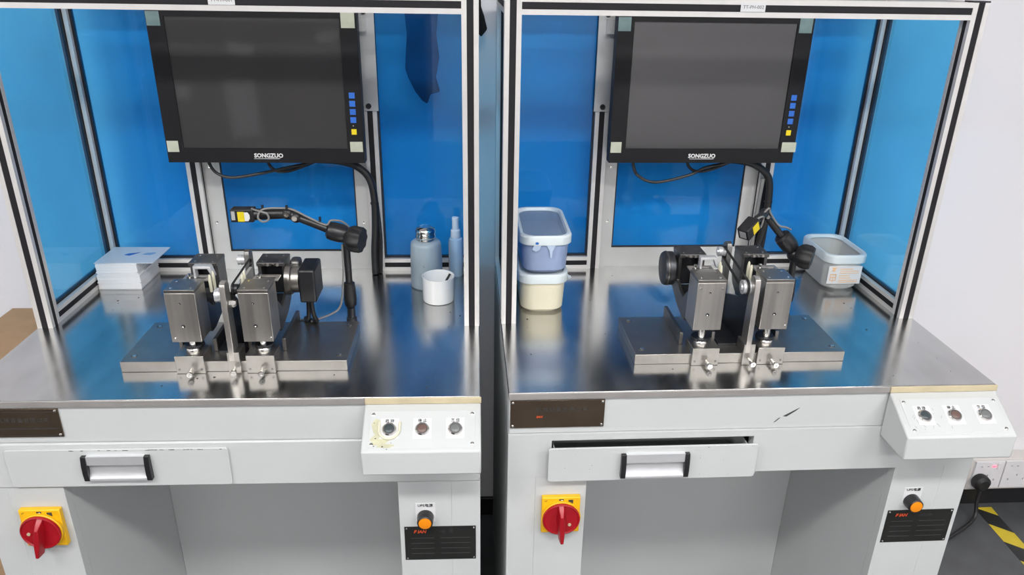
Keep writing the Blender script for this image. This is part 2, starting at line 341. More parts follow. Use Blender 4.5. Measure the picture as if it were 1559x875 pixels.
def bench(k):
    R = k == 1
    lab = ('white steel workbench with a partly open drawer and a dark scratch on its front' if R else
           'white steel workbench with closed drawer and yellow-stained control box')
    t = thing('workbench', lab, 'workbench', k, (0, 0, -TABLE), 'twin test benches')
    F = -TABLE
    mk('worktop', MB().box(0, 0.9, 0, 0.625, -0.013, 0), 'steel_top', t, 0.0012, label='stainless steel worktop')
    mk('worktop_edge', MB().box(0.0, 0.6985, -0.0025, -0.0002, -0.0128, -0.0006), 'steel_edge', t, 0.0008)
    mk('edge_strip', MB().box(0.699, 0.902, -0.004, -0.0002, -0.0125, -0.0005), 'edge_tape', t, 0.001, label='yellowed strip along the worktop edge')
    mk('fascia', MB().box(0.001, 0.899, 0.003, 0.02, -0.0868, -0.0135), 'paint', t, 0.001)
    if R:                       # the drawer stands open: a real opening behind its front
        a = MB(); a.box(0.0, 0.080, -0.001, 0.02, -0.181, -0.0876); a.box(0.458, 0.9, -0.001, 0.02, -0.181, -0.0876)
        a.box(0.080, 0.458, -0.001, 0.02, -0.1012, -0.0876); a.box(0.080, 0.458, -0.001, 0.02, -0.181, -0.1775)
        mk('apron', a, 'paint', t)
    else: mk('apron', MB().box(0.0, 0.9, -0.001, 0.02, -0.181, -0.0876), 'paint', t, 0.0025)
    # legs are folded sheet: a wide inner face and a narrow corner face
    mk('leg_panel', MB().box(0.0530, 0.149, 0.0, 0.02, F, -0.1815), 'paint', t, 0.0005)
    mk('corner_panel', MB().box(0.0, 0.0528, 0.0, 0.02, F, -0.1815), 'paint', t, 0.0005)
    mk('leg_panel', MB().box(0.748, 0.8460, 0.0, 0.02, F, -0.1815), 'paint', t, 0.0005)
    mk('corner_panel', MB().box(0.8462, 0.9, 0.0, 0.02, F, -0.1815), 'paint', t, 0.0005)
    mk('side_panel', MB().box(0.0, 0.004, 0.0205, 0.615, F, -0.0135), 'paint', t)
    mk('side_panel', MB().box(0.896, 0.9, 0.0205, 0.615, F, -0.0135), 'paint', t)
    mk('recess_side', MB().box(0.145, 0.149, 0.0205, 0.384, F, -0.182), 'paint', t)
    mk('recess_side', MB().box(0.748, 0.752, 0.0205, 0.384, F, -0.182), 'paint', t)
    mk('recess_back', MB().box(0.1495, 0.7475, 0.384, 0.388, F, -0.182), 'paint', t)
    mk('recess_ceiling', MB().box(0.1495, 0.7475, 0.0205, 0.384, -0.182, -0.178), 'paint', t)
    mk('back_panel', MB().box(0.0045, 0.8955, 0.611, 0.615, F, -0.0135), 'paint', t)
    sp = MB(); rr = random.Random(40 + k)
    for i in range(70):
        x, y = rr.uniform(0.04, 0.86), rr.uniform(0.02, 0.57); r = 0.0006 + 0.0016 * rr.random() ** 3
        if 0.235 < x < 0.665 and 0.08 < y < 0.27: continue
        sp.prism([(x + r * (0.7 + 0.6 * rr.random()) * math.cos(a), y + 1.3 * r * (0.7 + 0.6 * rr.random()) * math.sin(a)) for a in [j * math.pi / 3 for j in range(6)]], 'z', 0.0001, 0.0003)
    mk('dirt_specks', sp, 'chip_dark', t)['kind'] = 'stuff'
    # nameplate
    pl = mk('nameplate', MB().box(0.003, 0.1735, 0.0, 0.0028, -0.0735, -0.0165), 'bronze_plate', t, 0.0004,
            label='bronze nameplate' if R else 'bronze nameplate with engraved characters')
    if R:
        mk('lettering', text_mb('机械设备有限公司', 0.0105, spacing=1.3), 'chip_dark', pl, m4=front_m4(0.096, -0.0002, -0.036))
        mk('lettering', text_mb('IIAN', 0.0058, shear=0.2, bold=0.0002), 'orange_print', pl, m4=front_m4(0.0555, -0.0002, -0.0505))
    else:
        mk('lettering', text_mb('机械设备有限公司', 0.0098, spacing=1.27), 'chip_dark', pl, m4=front_m4(0.112, -0.0002, -0.0395))
        f = MB()
        for z in (-0.0225, -0.0555, -0.0705): f.box(0.006, 0.168, -0.0003, 0, z - 0.0003, z + 0.0003)
        for i in range(46): f.box(0.008 + i * 0.0034, 0.0098 + i * 0.0034, -0.0003, 0, -0.0575, -0.0562)
        mk('engraved_lines', f, 'chip_dark', pl)
    for x in (0.0075, 0.169):
        for z in (-0.0205, -0.0685): mk('screw', MB().lathe([(0.0026, 0), (0.0024, 0.001), (0.0012, 0.0019)], (x, 0, z), (0, -1, 0), 12), 'chrome', pl)
    # drawer
    y = -0.017 if R else -0.0055
    x0, x1, z0, z1 = (0.073, 0.463, -0.181, -0.1085) if R else (0.0655, 0.4525, -0.176, -0.0975)
    d = mk('drawer', MB().prism([(p[0], p[1]) for p in rrect(x0, x1, z0, z1, 0.006, 0)], 'y', y, y + 0.004), 'paint', t, 0.0008)
    tx0, tx1, ty0, ty1, tz0, tz1 = x0 + 0.012, x1 - 0.012, y + 0.0042, 0.33, z0 + 0.006, z1 - 0.014
    tr = MB(); tr.box(tx0, tx1, ty0, ty1, tz0, tz0 + 0.0015); tr.box(tx0, tx0 + 0.0015, ty0, ty1, tz0 + 0.0015, tz1); tr.box(tx1 - 0.0015, tx1, ty0, ty1, tz0 + 0.0015, tz1)
    tr.box(tx0 + 0.0015, tx1 - 0.0015, ty1 - 0.0015, ty1, tz0 + 0.0015, tz1)
    mk('drawer_tray', tr, 'paint', d)
    hx0, hx1, hz0, hz1 = (0.2065, 0.3335, -0.171, -0.121) if R else (0.1985, 0.3165, -0.158, -0.1085)
    h = hz1 - hz0
    prof = [(y - 0.0065, hz1), (y - 0.0075, hz1 - 0.34 * h), (y - 0.003, hz1 - 0.36 * h), (y - 0.0015, hz1 - 0.45 * h), (y - 0.0012, hz1 - 0.6 * h), (y - 0.003, hz1 - 0.78 * h),
            (y - 0.0075, hz1 - 0.9 * h), (y - 0.0085, hz0 + 0.003), (y - 0.0085, hz0), (y, hz0), (y, hz1)]
    mk('pull_handle', MB().prism(prof, 'x', hx0 + 0.009, hx1 - 0.009), 'alu_bright', d, label='recessed aluminium pull handle')
    capp = [(y - 0.0075, hz1), (y - 0.0105, hz1 - 0.35 * h), (y - 0.011, hz0 + 0.3 * h), (y - 0.0095, hz0), (y, hz0), (y, hz1)]
    for a, b in ((hx0, hx0 + 0.0092), (hx1 - 0.0092, hx1)): mk('handle_end_cap', MB().prism(capp, 'x', a, b), 'black_plastic', d, 0.0008)
    # paint chips, scratches
    ch = MB(); rr = random.Random(11 + k)
    for i in range(26 if not R else 20):
        if R: cx, cz, yy = rr.uniform(0.10, 0.47), rr.uniform(-0.175, -0.11), y - 0.0002
        else: cx, cz, yy = rr.choice([rr.uniform(0.16, 0.46), rr.uniform(0.3, 0.45)]), -0.0988 + rr.uniform(-0.0012, 0.0008), y - 0.0002
        if R and 0.19 < cx < 0.35: continue
        cx = min(max(cx, x0 + 0.01), x1 - 0.012); cz = min(max(cz, z0 + 0.004), z1 - 0.002)
        s = rr.uniform(0.0006, 0.0012); l = s * (rr.uniform(3, 9) if not R else rr.uniform(1, 2))
        ch.box(cx - l / 2, cx + l / 2, yy, yy + 0.0001, cz - s / 2, cz + s / 2)
    mk('paint_chips', ch, 'chip_dark', d)['kind'] = 'stuff'
    if R:
        s_ = MB(); s_.prism([(0.508, -0.0615), (0.530, -0.048), (0.537, -0.044), (0.531, -0.050), (0.5145, -0.0625)], 'y', 0.0024, 0.003)
        s_.prism([(0.492, -0.0745), (0.5005, -0.0655), (0.5035, -0.0645), (0.495, -0.0735)], 'y', 0.0024, 0.003)
        mk('scratch', s_, 'chip_dark', t)
    # rotary main switch
    sx, sz = 0.1015, -0.2635
    sw = mk('rotary_switch', MB().box(sx - 0.0365, sx + 0.0365, -0.011, 0, sz - 0.041, sz + 0.041), 'switch_yellow', t, 0.002, label='yellow rotary switch with round red knob')
    mk('switch_bezel', MB().lathe([(0.0365, 0), (0.0375, 0.006), (0.0365, 0.0075)], (sx, -0.011, sz - 0.002), (0, -1, 0), 40), 'switch_yellow', sw)
    kn = mk('knob', MB().lathe([(0.0355, 0), (0.0355, 0.004), (0.0335, 0.0052), (0.0315, 0.003), (0.006, 0.0022), (0.0, 0.0022)], (sx, -0.0185, sz - 0.002), (0, -1, 0), 40), 'switch_red', sw)
    g = MB(); gp = [(-0.0045, 0.027), (0.0045, 0.027), (0.0072, 0.004), (0.0072, -0.02), (0.0042, -0.046), (-0.0042, -0.046), (-0.0072, -0.02), (-0.0072, 0.004)]
    rg = [[(q[0] * f, q[1] * (1 if q[1] < 0 else f), zz) for q in gp] for zz, f in ((0, 1.25), (0.010, 0.95), (0.017, 0.62))]
    g.loft([r[::-1] for r in rg], smooth=False)
    mk('knob_grip', g, 'switch_red', kn, 0.001, m4=front_m4(sx, -0.0205, sz - 0.002, math.radians(-10 if not R else 2)))
    mk('lock_pin', MB().cyl((sx + (0.016 if R else -0.021), -0.021, sz - (0.014 if R else 0.004)), (0, -1, 0), 0.0032, 0.002, 10), 'edge_tape', kn)
    dm = MB()
    for (a, b) in ((0.0, 0.033), (0.018, 0.031)):
        cx = sx + a; cz = sz + b; dm.box(cx - 0.0045, cx + 0.0045, -0.0113, -0.0108, cz - 0.0045, cz + 0.0045)
    mk('switch_marks', dm, 'chip_dark', sw)
    mk('switch_marks', MB().box(sx - 0.0006, sx + 0.0026, -0.0115, -0.0113, sz + 0.030, sz + 0.0355), 'white_print', sw)
    mk('switch_marks', text_mb('✓', 0.007), 'chip_dark', sw, m4=front_m4(sx - 0.029, -0.0113, sz + 0.034))
    # indicator button and its sticker
    lx, lz = 0.797, -0.2610
    st = mk('sticker', MB().box(lx - 0.0185, lx + 0.0185, -0.0006, 0, lz - 0.012, lz + 0.031), 'sticker', t)
    mk('lettering', text_mb('UPS电源', 0.0078, bold=0.0001), 'ink', st, m4=front_m4(lx, -0.0008, lz + 0.0255))
    bt = mk('indicator_button', MB().lathe([(0.0155, 0), (0.0155, 0.004), (0.0145, 0.019), (0.0128, 0.0205), (0.0122, 0.019)], (lx, -0.0006, lz), (0, -1, 0), 28), 'black_plastic', t, label='black button with orange lens')
    mk('lens', MB().lathe([(0.0122, 0), (0.0118, 0.0022), (0.009, 0.003)], (lx, -0.0192, lz), (0, -1, 0), 28), 'lamp_orange', bt)
    # rating plate
    rp = mk('rating_plate', MB().box(0.756, 0.8915, -0.0012, 0, -0.3645, -0.2845), 'black_plate', t, 0.0003, label='black rating plate with orange letters')
    for x in (0.760, 0.8875):
        for z in (-0.2885, -0.3605): mk('screw', MB().lathe([(0.0021, 0), (0.0018, 0.0009), (0.0009, 0.0014)], (x, -0.0012, z), (0, -1, 0), 10), 'chrome', rp)
    mk('lettering', text_mb('F IAN', 0.0095, shear=0.25, bold=0.0003), 'orange_print', rp, m4=front_m4(0.785, -0.0014, -0.2965))
    mk('title_marks', MB().box(0.826, 0.8335, -0.00135, -0.0012, -0.3005, -0.2935).box(0.841, 0.8485, -0.00135, -0.0012, -0.3005, -0.2935), 'ink', rp)
    ln = MB()
    for i in range(4):
        z = -0.312 - i * 0.0125
        ln.box(0.768, 0.812, -0.0014, -0.0012, z, z + 0.0006); ln.box(0.825, 0.880, -0.0014, -0.0012, z, z + 0.0006)
    mk('printed_lines', ln, 'plate_print', rp)
    # control box
    prof = [(-0.0005, -0.0140), (-0.0045, -0.0125), (-0.0835, -0.0565), (-0.0845, -0.060), (-0.0845, -0.104), (-0.0005, -0.104)]
    prof = [(-0.0005, -0.0128), (-0.004, -0.0128), (-0.082, -0.0575), (-0.082, -0.1045), (-0.0015, -0.1045)]
    cb = mk('control_box', MB().prism(prof, 'x', 0.699, 0.901), 'paint', t, 0.003, label='sloping control box with three push buttons')
    T = lambda x, tt, n=0.0: Matrix.Translation((0, 0, -0.0025)) @ slope_m4(x, tt, n)
    W2, H2 = 0.0905, 0.0345
    mk('faceplate', MB().prism([(q[0], q[1]) for q in rrect(-W2, W2, -H2, H2, 0.003, 0)], 'z', 0, 0.0012), 'paint', cb, 0.0003, m4=T(0.801, 0.525, -0.0002))
    for x in (-0.085, 0.085):
        for v in (-0.028, 0.028):
            sc_ = MB().lathe([(0.0033, 0), (0.0031, 0.0008), (0.0018, 0.0014)], (x, v, 0.0009), (0, 0, 1), 12)
            mk('screw', sc_, 'chrome', cb, m4=T(0.801, 0.525))
    names = ('启 动', '停 止', '复 位'); capm = ('button_dark', 'button_rust', 'button_clear')
    for i, bx in enumerate((0.7445, 0.8005, 0.857)):
        mk('button_sticker', MB().prism([(-0.0155, -0.018), (0.0155, -0.018), (0.0155, 0.020), (-0.0155, 0.020)], 'z', 0.001, 0.0013), 'sticker', cb, m4=T(bx, 0.525))
        mk('lettering', text_mb(names[i], 0.0068, bold=0.0001), 'ink', cb, m4=T(bx, 0.525) @ Matrix.Translation((0, 0.0152, 0.0015)))
        b = MB().lathe([(0.0122, 0), (0.0122, 0.003), (0.0105, 0.0048), (0.0085, 0.0048), (0.0083, 0.003)], (0, -0.001, 0.0013), (0, 0, 1), 28, 0)
        b.lathe([(0.0082, 0), (0.0082, 0.0045), (0.007, 0.0056), (0.003, 0.006)], (0, -0.001, 0.0013), (0, 0, 1), 24, 1)
        mk('push_button', b, ['chrome', capm[i]], cb, m4=T(bx, 0.525))
    if not R:
        ring = MB()
        pts = [(0.0175 * math.cos(a), 0.0175 * math.sin(a) - 0.001, 0.003) for a in [math.radians(q) for q in range(180, 375, 15)]]
        pts = [(-0.0175, 0.012, 0.003)] + pts + [(0.0175, 0.012, 0.003)]
        ring.tube(pts, 0.0024, 8, sub=2)
        mk('button_guard', ring, 'nylon', cb, m4=T(0.7445, 0.525), label='yellowed U-shaped guard around the first button')
        sm = MB(); rr = random.Random(5)
        def blob(cx, cy, r, n=14, sx=1, sy=1): return [(cx + r * sx * (0.75 + 0.4 * rr.random()) * math.cos(2 * math.pi * i / n), cy + r * sy * (0.75 + 0.4 * rr.random()) * math.sin(2 * math.pi * i / n)) for i in range(n)]
        for c in (blob(-0.072, -0.020, 0.012, sx=1.4), blob(-0.078, 0.004, 0.009, sy=1.6), blob(-0.062, -0.031, 0.007, sx=2.2, sy=0.5)): sm.prism(c, 'z', 0.0011, 0.00118)
        mk('stain', sm, 'stain_yellow', cb, m4=T(0.801, 0.525))
        dd = MB()
        for i in range(14): a, b, r = -0.085 + 0.045 * rr.random(), -0.037 + 0.05 * rr.random() ** 2, 0.0004 + 0.0007 * rr.random(); dd.prism(blob(a, b, r, 6, sx=1.6), 'z', 0.0011, 0.00125)
        mk('dirt_specks', dd, 'chip_dark', cb, m4=T(0.801, 0.525))['kind'] = 'stuff'
    else:
        dd = MB(); rr = random.Random(9)
        for i in range(16):
            a, b, l, an = -0.08 + 0.075 * rr.random(), -0.028 + 0.05 * rr.random(), 0.002 + 0.006 * rr.random(), rr.uniform(0.8, 2.2)
            if abs(a + 0.056) < 0.014 and abs(b) < 0.014: continue
            dx, dy = math.cos(an) * l, math.sin(an) * l
            dd.prism([(a, b), (a + 0.0005, b), (a + dx + 0.0003, b + dy), (a + dx, b + dy)], 'z', 0.0011, 0.0013)
        mk('scuff_marks', dd, 'ink_grey', cb, m4=T(0.801, 0.525))['kind'] = 'stuff'
    return t

for k in (0, 1): bench(k)

# ------------------------------------------------------------------ enclosure
PW, DP, DB, HB = 0.031, 0.281, 0.591, 0.6146
SL, SD = 0.0062, 0.006                       # half slot width, slot depth
def profile(mb, axis, a, b, c0, c1):
    """square slotted extrusion; c0, c1 lower corner of its section in the plane of the other axes"""
    h = PW / 2; sec = []
    base = [(-h, -h), (-SL, -h), (-SL, -h + SD), (SL, -h + SD), (SL, -h)]
    for q in range(4):
        ca, sa = round(math.cos(q * math.pi / 2)), round(math.sin(q * math.pi / 2))
        sec += [(c0 + h + x * ca - y * sa, c1 + h + x * sa + y * ca) for x, y in base]
    mb.prism(sec, axis, a, b); return mb
def strips(axis, a, b, c0, c1, faces):
    h = PW / 2; out = []
    for f in faces:
        m = MB(); lo, hi = 0.0012, SD + 0.0
        u0, u1, v0, v1 = {'u-': (c0 + lo, c0 + hi, c1 + h - SL, c1 + h + SL), 'u+': (c0 + PW - hi, c0 + PW - lo, c1 + h - SL, c1 + h + SL),
                          'v-': (c0 + h - SL, c0 + h + SL, c1 + lo, c1 + hi), 'v+': (c0 + h - SL, c0 + h + SL, c1 + PW - hi, c1 + PW - lo)}[f]
        if axis == 'z': m.box(u0, u1, v0, v1, a, b)
        elif axis == 'x': m.box(a, b, u0, u1, v0, v1)
        else: m.box(u0, u1, a, b, v0, v1)
        out.append(m)
    return out

def enclosure(k):
    R = k == 1
    lab = ('slotted aluminium enclosure with blue acrylic panels, beam sticker reading TT-PH-002' if R else
           'slotted aluminium enclosure with blue acrylic panels, beam sticker reading TT-PH-001')
    t = thing('safety_enclosure', lab, 'enclosure', k, (0, DP, 0), 'enclosures on the twin benches')
    def bar(name, axis, a, b, c0, c1, faces, cap=False):
        o = mk(name, profile(MB(), axis, a, b, c0, c1), 'alu', t)
        for m in strips(axis, a, b, c0, c1, faces): mk('slot_strip', m, 'slot_black', o)
        if cap: mk('end_cap', MB().box(c0, c0 + PW, c1, c1 + PW, b, b + 0.003), 'black_plastic', o)
        return o
    top = HB + PW
    for x in (0, 0.9 - PW):
        bar('post', 'z', 0, top, x, DP, ('v-', 'u-', 'u+', 'v+'), True)
        bar('post', 'z', 0, top, x, DB, ('v-', 'u-', 'u+'), True)
    for x in (0.229, 0.640): bar('post', 'z', 0, HB, x, DB, ('v-', 'u-', 'u+'))
    bar('top_beam', 'x', PW, 0.9 - PW, DP, HB, ('u-', 'v+', 'v-'))
    bar('top_beam', 'x', PW, 0.9 - PW, DB, HB, ('u-', 'v+'))
    for x in (0, 0.9 - PW):
        bar('top_beam', 'y', DP + PW, DB, x, HB, ('u-', 'u+', 'v+'))
        bar('bottom_rail', 'y', DP + PW, DB, x, 0, ('u-', 'u+', 'v+'))
    bar('bottom_rail', 'x', PW, 0.229, DB, 0, ('u-', 'v+')); bar('bottom_rail', 'x', 0.671, 0.9 - PW, DB, 0, ('u-', 'v+'))
    th = 0.0025
    def pane(x0, x1, y0, y1, z0, z1): mk('panel', MB().box(x0, x1, y0, y1, z0, z1), 'blue_acrylic', t, label='transparent blue acrylic panel')
    g = 0.0008
    for x in (PW / 2, 0.9 - PW / 2): pane(x - th, x + th, DP + PW - 0.004, DB + 0.004, PW - 0.004, HB + 0.004)
    yb = DB + PW / 2
    pane(PW - 0.004, 0.229 + 0.004, yb - th, yb + th, PW - 0.004, HB + 0.004)
    pane(0.671 - 0.004, 0.9 - PW + 0.004, yb - th, yb + th, PW - 0.004, HB + 0.004)
    # dark gaskets along the pane edges
    def gasket(*bx): mk('gasket', MB().box(*bx), 'gasket', t)
    for xx in (PW / 2, 0.9 - PW / 2):
        gasket(xx - 0.005, xx + 0.005, DP + PW, DP + PW + 0.005, PW + 0.004, HB); gasket(xx - 0.005, xx + 0.005, DB - 0.005, DB, PW + 0.004, HB)
        gasket(xx - 0.005, xx + 0.005, DP + PW, DB, PW, PW + 0.004)
    for a, b in ((PW, 0.229), (0.671, 0.9 - PW)):
        gasket(a, a + 0.004, yb - 0.005, yb + 0.005, PW + 0.004, HB); gasket(b - 0.004, b, yb - 0.005, yb + 0.005, PW + 0.004, HB); gasket(a, b, yb - 0.005, yb + 0.005, PW, PW + 0.004)
    # centre access door: flat plate frame with a blue pane
    y0, y1 = 0.606, 0.610; ox0, ox1, oz0 = (0.291, 0.606, 0.050) if R else (0.300, 0.609, 0.046)
    d = MB(); d.box(0.2602, ox0, y0, y1, 0, HB); d.box(ox1, 0.6398, y0, y1, 0, HB); d.box(ox0, ox1, y0, y1, 0, oz0)
    dr = mk('door_frame', d, 'alu_plate', t, label='flat metal door frame between the back posts')
    mk('door_pane', MB().box(ox0 - 0.005, ox1 + 0.005, y1 + 0.0005, y1 + 0.0055, oz0 - 0.005, HB), 'blue_acrylic', dr, label='transparent blue acrylic pane')
    gk = MB(); gk.box(ox0, ox0 + 0.003, y0 + 0.001, y1, oz0, HB); gk.box(ox1 - 0.003, ox1, y0 + 0.001, y1, oz0, HB); gk.box(ox0, ox1, y0 + 0.001, y1, oz0, oz0 + 0.004)
    mk('door_gasket', gk, 'gasket', dr)
    for x, z in ((0.276, 0.255), (0.625, 0.255), (0.276, 0.12), (0.625, 0.12)):
        mk('screw', MB().lathe([(0.0035, 0), (0.003, 0.001), (0.001, 0.0016)], (x, y0, z), (0, -1, 0), 10), 'chrome', dr)
    # bracket plates that carry the monitor
    for x, w0, w1 in ((0.2445, -0.0205, 0.0195), (0.6555, -0.0195, 0.0205)):
        b = mk('bracket_plate', MB().box(x + w0, x + w1, DB - 0.005, DB - 0.0005, 0.389, HB - 0.001), 'alu_plate', t, 0.0006)
        for z in (0.4, 0.6):
            mk('bolt', MB().lathe([(0.0062, 0), (0.0062, 0.004), (0.005, 0.0055), (0.003, 0.0055), (0.003, 0.003)], (x - 0.001, DB - 0.005, z), (0, -1, 0), 14), 'black_plastic', b)
    # beam sticker
    s = mk('beam_sticker', MB().box(0.4295, 0.4755, DP - 0.0006, DP - 0.0001, 0.6245, 0.6415), 'sticker', t)
    mk('lettering', text_mb('TT-PH-002' if R else 'TT-PH-001', 0.0085), 'ink_grey', s, m4=front_m4(0.453, DP - 0.0008, 0.6325))
    return t
for k in (0, 1): enclosure(k)

# ------------------------------------------------------------------ monitors
def monitor(k):
    R = k == 1
    cx = 0.4605 if R else 0.4405
    x0, x1, z0, z1, yf = cx - 0.211, cx + 0.211, 0.291, 0.626, 0.5
    t = thing('monitor', 'black industrial monitor with blue and yellow side keys, looped cable beneath, ' + ('in enclosure TT-PH-002' if R else 'in enclosure TT-PH-001'),
              'monitor', k, (cx, 0.55, z0), 'monitors in the enclosures')
    sx0, sx1, sz0, sz1 = cx - 0.1755, cx + 0.1755, 0.323, 0.5905
    b = MB(); b.box(x0, sx0, yf, yf + 0.03, z0, z1); b.box(sx1, x1, yf, yf + 0.03, z0, z1); b.box(sx0, sx1, yf, yf + 0.03, z0, sz0); b.box(sx0, sx1, yf, yf + 0.03, sz1, z1)
    bz = mk('bezel', b, 'monitor_black', t)
    mk('screen', MB().box(sx0, sx1, yf + 0.003, yf + 0.008, sz0, sz1), 'screen', t, label='dark glossy display')
    mk('rear_housing', MB().box(x0 + 0.006, x1 - 0.006, yf + 0.0302, 0.568, z0 + 0.006, z1 - 0.006), 'monitor_black', t, 0.004)
    m = MB(); m.box(x0 + 0.012, x1 - 0.012, 0.5685, 0.5855, 0.43, 0.46); m.box(0.24, 0.66, 0.5685, 0.5855, 0.56, 0.59)
    mk('mounting_rail', m, 'alu_plate', t)
    kx = x1 - 0.0195
    for i in range(4):
        z = 0.4365 - i * 0.0172
        kk = mk('key', MB().box(kx - 0.0062, kx + 0.0062, yf - 0.0012, yf, z - 0.0062, z + 0.0062), 'key_blue', bz, 0.0006)
        mk('key_mark', MB().box(kx - 0.0035, kx + 0.0035, yf - 0.0014, yf - 0.0012, z - 0.0006, z + 0.0006), 'gasket', kk) if False else None
    mk('key', MB().box(kx - 0.0055, kx + 0.0055, yf - 0.0012, yf, 0.3535, 0.3655), 'key_yellow', bz, 0.0006, label='yellow key')
    mk('status_led', MB().cyl((kx - 0.001, yf, 0.3725), (0, -1, 0), 0.0012, 0.0006, 8), 'tape', bz)
    mk('logo', text_mb('SONGZUO', 0.0125, bold=0.0005), 'white_print', bz, m4=front_m4(cx + (0.0 if R else 0.004), yf - 0.0002, 0.3065))
    mk('logo', MB().prism([(cx - 0.028, 0.2995), (cx + 0.026, 0.2995), (cx + 0.029, 0.3008), (cx - 0.028, 0.3003)], 'y', yf - 0.0003, yf), 'white_print', bz)
    # corner pieces of adhesive tape
    def tp(a, b, c, d, m='tape'): mk('tape_piece', MB().box(a, b, yf - 0.0006, yf - 0.0001, c, d), m, bz)
    tp(x0 + 0.001, x0 + 0.028, 0.572, 0.600, 'tape_clear'); tp(x1 - 0.032, x1 - 0.004, 0.572, 0.602, 'tape_clear' if R else 'tape')
    tp(x0 + 0.002, x0 + 0.026, 0.314, 0.338); tp(x1 - 0.030, x1 - 0.003 + (0.006 if R else 0), 0.316, 0.338)
    # looped signal cable under the housing
    dx = 0.018 if R else 0.0
    c = MB(); yy = 0.548
    dz = -0.006 if R else 0
    c.tube([(0.298 + dx, yy, 0.300), (0.298 + dx, yy, 0.278), (0.312 + dx, yy, 0.255 + dz), (0.346 + dx * 1.5, yy, 0.245 + 2 * dz), (0.413 + dx * 2, yy, 0.2555 + dz), (0.47 + dx, yy, 0.268), (0.52 + dx, yy, 0.280), (0.55 + dx, yy, 0.300)], 0.0036, 8)
    c.tube([(0.425 + dx, yy + 0.005, 0.300), (0.428 + dx, yy + 0.005, 0.276), (0.440 + dx, yy + 0.002, 0.262), (0.457 + dx, yy, 0.259), (0.485 + dx, yy, 0.264), (0.54 + dx, yy + 0.006, 0.285), (0.56 + dx, yy, 0.300)], 0.0036, 8)
    mk('signal_cable', c, 'cable_black', t)
    return t
for k in (0, 1): monitor(k)

def cable_bundle(k):
    R = k == 1
    t = thing('cable_bundle', 'thick black wrapped cable bundle dropping from the monitor to the worktop, ' + ('in enclosure TT-PH-002' if R else 'in enclosure TT-PH-001'), 'cable', k, (0.652, 0.57, 0), 'monitor cable bundles')
    dx = 0.004 if R else 0
    c = MB(); c.tube([(0.535, 0.573, 0.281), (0.58, 0.573, 0.278), (0.620, 0.573, 0.266), (0.648 + dx, 0.572, 0.238), (0.657 + dx, 0.572, 0.19), (0.656 + dx, 0.570, 0.12), (0.651, 0.570, 0.06), (0.650, 0.570, 0.002)], 0.0085, 12)
    mk('wrapped_cable', c, 'cable_black', t)
    c = MB(); c.tube([(0.662 + dx, 0.572, 0.18), (0.666, 0.575, 0.10), (0.664, 0.575, 0.04), (0.662, 0.575, 0.002)], 0.0045, 8); mk('second_cable', c, 'cable_black', t)
    mk('cable_tie', MB().cyl((0.657 + dx, 0.572, 0.176), (0, 0, 1), 0.0098, 0.004, 14), 'rubber', t)
    if R:
        c = MB(); c.tube([(0.640, 0.573, 0.235), (0.637, 0.572, 0.17), (0.636, 0.572, 0.08), (0.634, 0.572, 0.002)], 0.005, 8); mk('grey_cable', c, 'cable_grey', t)
for k in (0, 1): cable_bundle(k)

